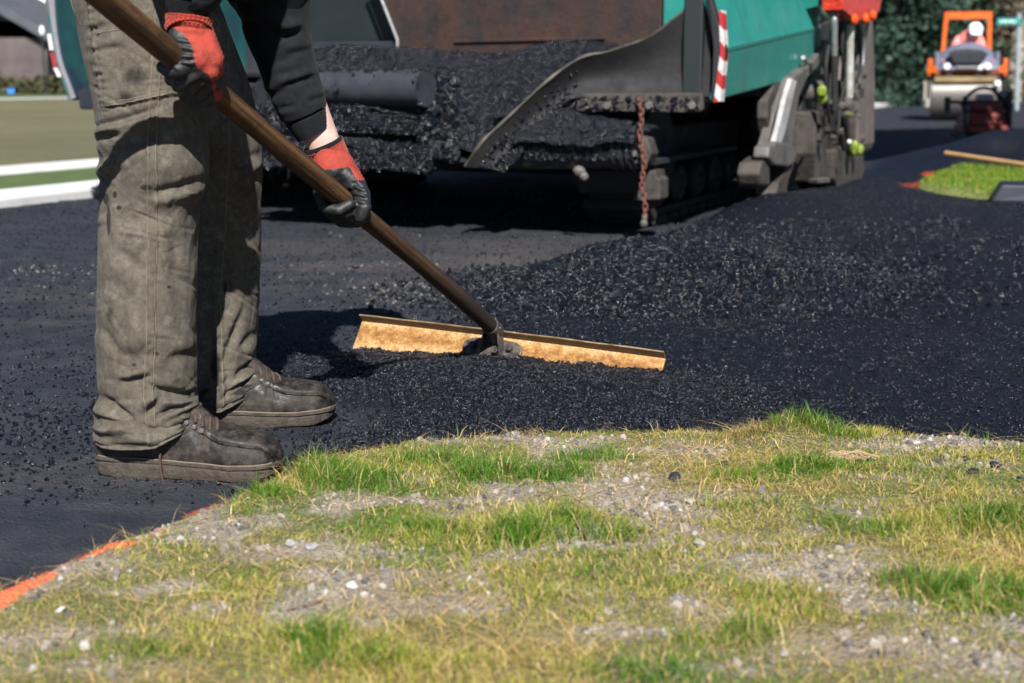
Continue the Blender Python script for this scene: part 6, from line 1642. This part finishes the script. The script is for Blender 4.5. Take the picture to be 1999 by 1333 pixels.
M_OLIVE = leaf_mat('olive_scrub', (.03, .035, .018), (.10, .095, .045))
def bare_tree(loc, h, lean, label, seed, r=.22, bark=M_BARK_PALE):
    t = empty('bare_tree', loc); tag(t, label, 'tree', 'winter trees behind the roller')
    rg = np.random.default_rng(seed)
    pts = [Vector((lean * (k / 6) ** 1.5 + rg.normal() * .05, rg.normal() * .05, h * k / 6 - .1)) for k in range(7)]
    mb = MB(); mb.tube(pts, [r * (1 - .10 * k) for k in range(7)], 10); mb.build('trunk', bark, t, smooth=60)
    mb = MB(); tips = []
    for k in range(26):
        b0 = pts[2 + k % 5] + Vector((0, 0, rg.uniform(-.4, .4))); az = rg.uniform(0, 6.28); L = rg.uniform(.8, 2.2)
        d = Vector((math.cos(az), math.sin(az), rg.uniform(.2, .9))).normalized()
        e = b0 + d * L; m = b0.lerp(e, .5) + Vector((0, 0, rg.normal() * .12)); mb.tube([b0, m, e], [r * .28, r * .16, .012], 6, False); tips += [e, m]
    mb.build('branches', M_BARK, t, smooth=60)
    P = np.array([tuple(p) for p in tips for _ in range(46)]) + rg.normal(size=(len(tips) * 46, 3)) * .32
    leaves('crown', P, .07, t, M_BROWNLEAF, .1, seed); return t
for k, (px_, Y_, h, ln, lb_) in enumerate(((1976, 41, 6.0, .35, 'pale-barked bare tree leaning beside the street sign'), (1905, 40, 7.0, -.3, 'thin bare tree seen through the roll-over frame'), (2020, 36, 6.5, .2, 'bare tree at the far right edge behind the sign'))):
    p = at(px_, 200, Y_); bare_tree((p.x, Y_, -.05), h, ln, lb_, 300 + k, .26 if k == 0 else .14)
def bush(loc, rx, ry, rz, label, mat, seed, n=9000, size=.085):
    t = empty('bush', loc); tag(t, label, 'bush', 'scrub closing off the street')
    rg = np.random.default_rng(seed); c = rg.normal(size=(60, 3)); c /= np.linalg.norm(c, axis=1)[:, None]; c *= rg.uniform(.35, 1, (60, 1)); c[:, 2] = np.abs(c[:, 2])
    P = c[rg.integers(0, 60, n)] * np.array([rx, ry, rz]) + rg.normal(size=(n, 3)) * np.array([rx, ry, rz]) * .14
    leaves('foliage', P, size, t, mat, 0, seed)
    mb = MB()
    for k in range(8): e = Vector(tuple(c[k] * np.array([rx, ry, rz]) * .8)); mb.tube([(0, 0, 0), e * .5 + Vector((0, 0, .1)), e], [.04, .03, .01], 6, False)
    mb.build('stems', M_BARK, t, smooth=60); return t
for k, (px_, Y_, rx, rz, m_, lb_) in enumerate(((1880, 46, 2.6, 5.5, M_OLIVE, 'olive scrub bank behind the roller and its driver'), (1955, 44, 2.4, 5.0, M_BROWNLEAF, 'brown winter thicket between the roller and the street sign'), (2030, 42, 2.6, 5.5, M_BROWNLEAF, 'brown thicket at the right edge beyond the sign'), (1770, 47, 2.8, 5.0, M_OLIVE, 'olive bush filling the gap between the two firs'), (1690, 50, 3.2, 5.0, M_OLIVE, 'olive bush behind the rear of the paver'))):
    p = at(px_, 200, Y_); bush((p.x, Y_, 0), rx, 1.2, rz, lb_, m_, 400 + k)
M_SIDING0 = pm('weathered_pale_wood', (.40, .36, .31), (.30, .27, .23), 6, .9)
mb = MB(); p = on_ground(1807, 206); bl_ = empty('bollard', (p.x, p.y, 0)); tag(bl_, 'short pale post at the foot of the firs left of the roller', 'bollard')
mb.box((0, 0, .22), (.16, .16, .6)); mb.build('post', M_SIDING0, bl_, bev=.02); mb = MB(); mb.lathe([(.11, 0), (.10, .04), (.02, .07)], (0, 0, .52), 'z', 12); mb.build('cap', M_SIDING0, bl_, smooth=40)
# invented tree, out of view, added to shade the road at right
st_ = empty('added_shade_tree', (4.25, 9.0, 0)); tag(st_, 'unseen tree added right of the lawn to cast shade', 'tree')
mb = MB(); mb.tube([(0, 0, -.1), (.1, 0, 1.4), (-.1, .1, 2.8), (0, 0, 4.2)], [.2, .16, .12, .05], 10); mb.build('trunk', M_BARK, st_, smooth=60)
rg = np.random.default_rng(5); c = rg.normal(size=(90, 3)); c /= np.linalg.norm(c, axis=1)[:, None]; c *= rg.uniform(.4, 1, (90, 1))
P = c[rg.integers(0, 90, 22000)] * np.array([2.5, 1.7, 1.1]) + rg.normal(size=(22000, 3)) * .22 + np.array([-.15, .2, 3.5])
leaves('crown', P, .13, st_, M_OLIVE, .1, 6)

s2_ = empty('added_shade_tree', (7.0, 12.6, 0)); tag(s2_, 'second unseen tree added up the street to extend the shade', 'tree')  # another invented tree, carries the cast shade further back
mb = MB(); mb.tube([(0, 0, -.1), (.1, 0, 1.4), (-.1, .1, 3.0), (0, 0, 4.6)], [.22, .17, .12, .05], 10); mb.build('trunk', M_BARK, s2_, smooth=60)
c = rg.normal(size=(90, 3)); c /= np.linalg.norm(c, axis=1)[:, None]; c *= rg.uniform(.4, 1, (90, 1))
P = c[rg.integers(0, 90, 22000)] * np.array([2.9, 2.0, 1.2]) + rg.normal(size=(22000, 3)) * .22 + np.array([-.4, 0, 4.0])
leaves('crown', P, .14, s2_, M_OLIVE, .1, 7)

# ================================================================== HOUSES ON THE LEFT
YH = 58.0
def hx(x, y, Y=YH): return at(x, y, Y)
house = empty('house', (hx(0, 165).x, YH, 0)); tag(house, 'brown house with a grey-blue gable roof beyond the lawn', 'house')
HL = Vector(house.location)
M_SIDING = pm('brown_siding', (.070, .058, .060), (.12, .098, .095), 1.2, .9); M_ROOF = pm('blue_grey_shingle', (.055, .062, .08), (.085, .092, .11), 2, .85, bump=(6, .5, .05))
mb = MB(); mb.prism([hx(-330, 178) - HL, hx(92, 178) - HL, hx(92, 60) - HL, hx(40, 40) - HL, hx(-330, 40) - HL], (0, 7, 0)); mb.build('wall', M_SIDING, house)
ap, el_, er_ = hx(-110, -60) - HL, hx(-360, 60) - HL, hx(106, 64) - HL
mb = MB(); off_ = Vector((0, -.5, 0)); mb.prism([el_ + off_, ap + off_, er_ + off_, er_ + off_ - Vector((.1, 0, .35)), ap + off_ - Vector((0, 0, .42)), el_ + off_ - Vector((-.1, 0, .35))], (0, 8, 0)); mb.build('roof', M_ROOF, house)
mb = MB(); mb.prism([el_ + Vector((.3, 0, -.2)), er_ + Vector((-.3, 0, -.2)), ap + Vector((0, 0, -.5))], (0, .3, 0)); mb.build('gable', M_ROOF, house)
for xa, xb, ya, yb in ((-60, -28, 80, 130),):
    mb = MB(); P_ = [hx(xa, yb) - HL, hx(xb, yb) - HL, hx(xb, ya) - HL, hx(xa, ya) - HL]; mb.prism([p + Vector((0, -.06, 0)) for p in P_], (0, .05, 0)); w_ = mb.build('window', pm('dark_pane', (.03, .035, .045), (.05, .055, .065), 2, .15), house)
    mb = MB()
    for a_, b_ in zip(P_, P_[1:] + P_[:1]): mb.tube([a_ + Vector((0, -.08, 0)), b_ + Vector((0, -.08, 0))], .07, 6)
    mb.build('frame', M_SIDING, w_)
wh = empty('white_house', (hx(60, 165, 75).x, 75, 0)); tag(wh, 'tall white house wall showing above the grey roof', 'house'); WL = Vector(wh.location)
M_WHITE = pm('white_siding', (.82, .82, .83), (.78, .78, .80), 1, .7)
mb = MB(); mb.prism([hx(-200, 175, 75) - WL, hx(52, 175, 75) - WL, hx(52, -150, 75) - WL, hx(-200, -150, 75) - WL], (0, 6, 0)); mb.build('wall', M_WHITE, wh)
mb = MB(); mb.prism([hx(52, 175, 75) - WL + Vector((0, 1.2, 0)), hx(190, 175, 75) - WL + Vector((0, 1.2, 0)), hx(190, -150, 75) - WL + Vector((0, 1.2, 0)), hx(52, -150, 75) - WL + Vector((0, 1.2, 0))], (0, 5, 0)); mb.build('side_wall', M_WHITE, wh)
mb = MB(); mb.prism([hx(-220, -150, 75) - WL, hx(200, -150, 75) - WL, hx(0, -320, 75) - WL], (0, 8, 0)); mb.build('roof', M_ROOF, wh)
p = on_ground(73, 176); pt_ = empty('gate_post', (p.x, 54, 0)); tag(pt_, 'cream post in front of the brown house wall', 'post')
q = at(70, 98, 54); mb = MB(); mb.box((0, 0, q.z / 2), (.20, .2, q.z)); mb.build('shaft', pm('cream_paint', (.5, .43, .38), (.42, .36, .32), 3, .8), pt_, bev=.02); mb = MB(); mb.lathe([(.24, 0), (.24, .08), (.05, .2)], (0, 0, q.z), 'z', 4); mb.build('cap', M_CONC, pt_)
q = at(82, 62, 54); lamp_ = empty('post_lantern', (q.x, 54, 0)); tag(lamp_, 'white lantern on a thin pole beside the cream post', 'lantern')
mb = MB(); mb.tube([(0, 0, 0), (0, 0, q.z)], .04, 8); mb.build('pole', M_DKSTEEL, lamp_, smooth=40); mb = MB(); mb.lathe([(.06, -.1), (.10, .05), (.06, .18), (.02, .22)], (0, 0, q.z), 'z', 12); mb.build('lantern', M_WHITE, lamp_, smooth=40)
hd_x = on_ground(40, 181)
for k, x in enumerate((-60, 10, 80, 150)):
    p = at(x, 172, 56); bush((p.x, 56, 0), 1.5, .6, .75, ('low dark hedge at the left edge before the brown house', 'low dark hedge below the window of the brown house', 'low dark hedge behind the cream post', 'low dark hedge showing beside the paver')[k], M_OLIVE, 500 + k, 1500, .12)
p = on_ground(22, 187); fg = empty('marker_flag', (p.x, p.y, 0)); tag(fg, 'small bright blue marker flag stuck by the far path', 'flag')
mb = MB(); mb.tube([(0, 0, 0), (0, 0, .30)], .015, 6); mb.build('wire', M_DKSTEEL, fg); mb = MB(); mb.prism([Vector((-.13, 0, .10)), Vector((.13, 0, .10)), Vector((.13, 0, .28)), Vector((-.13, .02, .26))], (0, .02, 0)); mb.build('pennant', pm('blue_plastic', (.03, .22, .75), (.04, .26, .8), 4, .5), fg)

# ================================================================== SMALL THINGS ON THE VERGE
def lump(name, loc, r, mat, label, cat, seed, flat=.7):
    rg = np.random.default_rng(seed); bm = bmesh.new(); bmesh.ops.create_icosphere(bm, subdivisions=2, radius=1)
    k = rg.normal(size=(7, 3)); k /= np.linalg.norm(k, axis=1)[:, None]; h = rg.uniform(.35, .85, 7)
    for v in bm.verts:
        for a, b in zip(k, h):
            e = v.co.dot(Vector(tuple(a))) - b
            if e > 0: v.co -= Vector(tuple(a)) * e
        v.co = Vector((v.co.x * r, v.co.y * r * .9, v.co.z * r * flat))
    me = bpy.data.meshes.new(name); bm.to_mesh(me); bm.free(); me.materials.append(mat)
    o = link(bpy.data.objects.new(name, me)); o.location = loc; o.rotation_euler = (0, 0, rg.uniform(0, 6)); tag(o, label, cat); return o
def on_verge(x, y, dz=0):
    z = .03
    for _ in range(4):
        p = on_ground(x, y, z); z = float(verge_h(np.array(p.x), np.array(p.y)))
    return Vector((p.x, p.y, z + dz))
M_CRUMB = pm('bitumen_crumb', (.012, .013, .017), (.035, .036, .042), 60, .5, bump=(200, .8, .003))
M_STONEG = pm('grey_stone', (.22, .22, .23), (.36, .35, .34), 60, .85, bump=(200, .5, .002)); M_STONEW = pm('white_stone', (.34, .33, .31), (.44, .43, .41), 60, .85, bump=(200, .4, .002))
lump('asphalt_crumb', on_verge(1315, 938, .007), .0125, M_CRUMB, 'black asphalt crumb on the bare gravel patch in the verge', 'crumb', 1)
lump('asphalt_crumb', on_verge(1412, 912, .006), .0095, M_CRUMB, 'black asphalt crumb on grass, left of the straw wisp', 'crumb', 2, .5)
for k, (x, y, r, lb_) in enumerate(((1900, 925, .011, 'larger black asphalt crumb near the right end of the verge'), (1945, 912, .013, 'black crumb heap nearest the right edge of the verge'), (1880, 900, .009, 'small black crumb up against the asphalt at right'), (1990, 940, .009, 'black crumb at the very right edge of the grass'))): lump('asphalt_crumb', on_verge(x, y, .005), r, M_CRUMB, lb_, 'crumb', 10 + k, .5)
for k, (x, y, r, m_, lb_) in enumerate(((607, 1070, .011, M_STONEG, 'pale grey stone in the gravel below the near boot'), (570, 1065, .010, M_STONEG, 'flat grey stone left of the pale one below the boot'), (690, 1148, .010, M_STONEW, 'whitish stone in the grass at lower left of centre'), (1368, 1064, .011, M_STONEW, 'whitish stone on the bare patch right of centre'), (1322, 1172, .010, M_STONEG, 'grey stone low in the grass right of centre'), (120, 1196, .008, M_STONEW, 'small white stone near the lower left edge'))): lump('stone', on_verge(x, y, .004), r, m_, lb_, 'stone', 30 + k, .6)
# straw wisp
sw = on_verge(1660, 898, .004); straw = empty('straw_wisp', sw); tag(straw, 'wisp of dry straw lying on the grass right of centre', 'straw')
rg = np.random.default_rng(9); mb = MB()
for k in range(260):
    a = Vector((rg.normal() * .017, rg.normal() * .007, abs(rg.normal()) * .004)); L = rg.uniform(.004, .016); an = rg.normal() * .7
    mb.tube([a - Vector((L * math.cos(an), L * math.sin(an) * .5, .002)), a + Vector((0, 0, .003)), a + Vector((L * math.cos(an), L * math.sin(an) * .5, -.001))], .0007, 3, False)
mb.build('strands', pm('dry_straw', (.36, .25, .15), (.26, .18, .105), 60, .8), straw)
straw.children[0]['kind'] = 'stuff'
def twig(name, pts, r, mat, label, cat):
    P_ = [on_verge(x, y, .006 + dz) for x, y, dz in pts]; mb = MB(); o_ = P_[0]
    mb.tube([p - o_ for p in P_], [r * (1 - .5 * k / len(P_)) for k in range(len(P_))], 7); o = mb.build(name, mat, smooth=60); o.location = o_; tag(o, label, cat); return o
M_TWIG = pm('brown_twig', (.12, .07, .045), (.20, .13, .085), 60, .85)
twig('twig', [(1120, 1020, .0), (1135, 1040, .002), (1146, 1060, .0)], .0024, M_TWIG, 'short brown twig stuck in the grass below the lute', 'twig')
twig('twig', [(330, 1166, -.004), (400, 1160, -.001), (500, 1164, -.006)], .0009, pm('dry_stem', (.45, .34, .24), (.36, .26, .17), 60, .8), 'long dry stem lying flat at lower left', 'twig')
twig('twig', [(560, 1196, -.003), (630, 1182, .002), (640, 1200, -.003)], .0011, M_TWIG.copy(), 'bent dry stem below the gravel patch left of centre', 'twig')
twig('twig', [(1700, 1138, -.004), (1760, 1132, .0), (1830, 1134, -.004)], .0009, pm('pale_stem', (.5, .4, .28), (.4, .3, .2), 60, .8), 'straight pale stem lying in the gravel at right', 'twig')
# curled brown leaf at the right end of the verge
lf = on_verge(1972, 858, .0); leaf = empty('dry_leaf', lf); tag(leaf, 'curled brown dead leaf standing at the right end of the verge', 'leaf')
V_, F_ = [], []
for j in range(9):
    v = j / 8; w = .012 * math.sin(math.pi * min(1, v * 1.05)) ** .8
    for k in range(5):
        u = (k / 4 - .5) * 2; V_.append(Vector((.020 * v + .006 * math.sin(v * 5), u * w, .030 * v + .006 * (u * u) + .004 * math.sin(v * 9))))
for j in range(8):
    for k in range(4): F_.append((j * 5 + k, j * 5 + k + 1, j * 5 + k + 6, j * 5 + k + 5))
o = MB().add(V_, F_).build('blade', pm('dead_leaf', (.20, .11, .07), (.32, .20, .13), 60, .7), leaf, smooth=60)
sd_ = o.modifiers.new('thickness', 'SOLIDIFY'); sd_.thickness = .0008
mb = MB(); mb.tube([(-.004, 0, -.004), (.004, 0, .006), (.02, 0, .03)], .0009, 5); mb.build('stalk', M_TWIG, leaf, smooth=60)
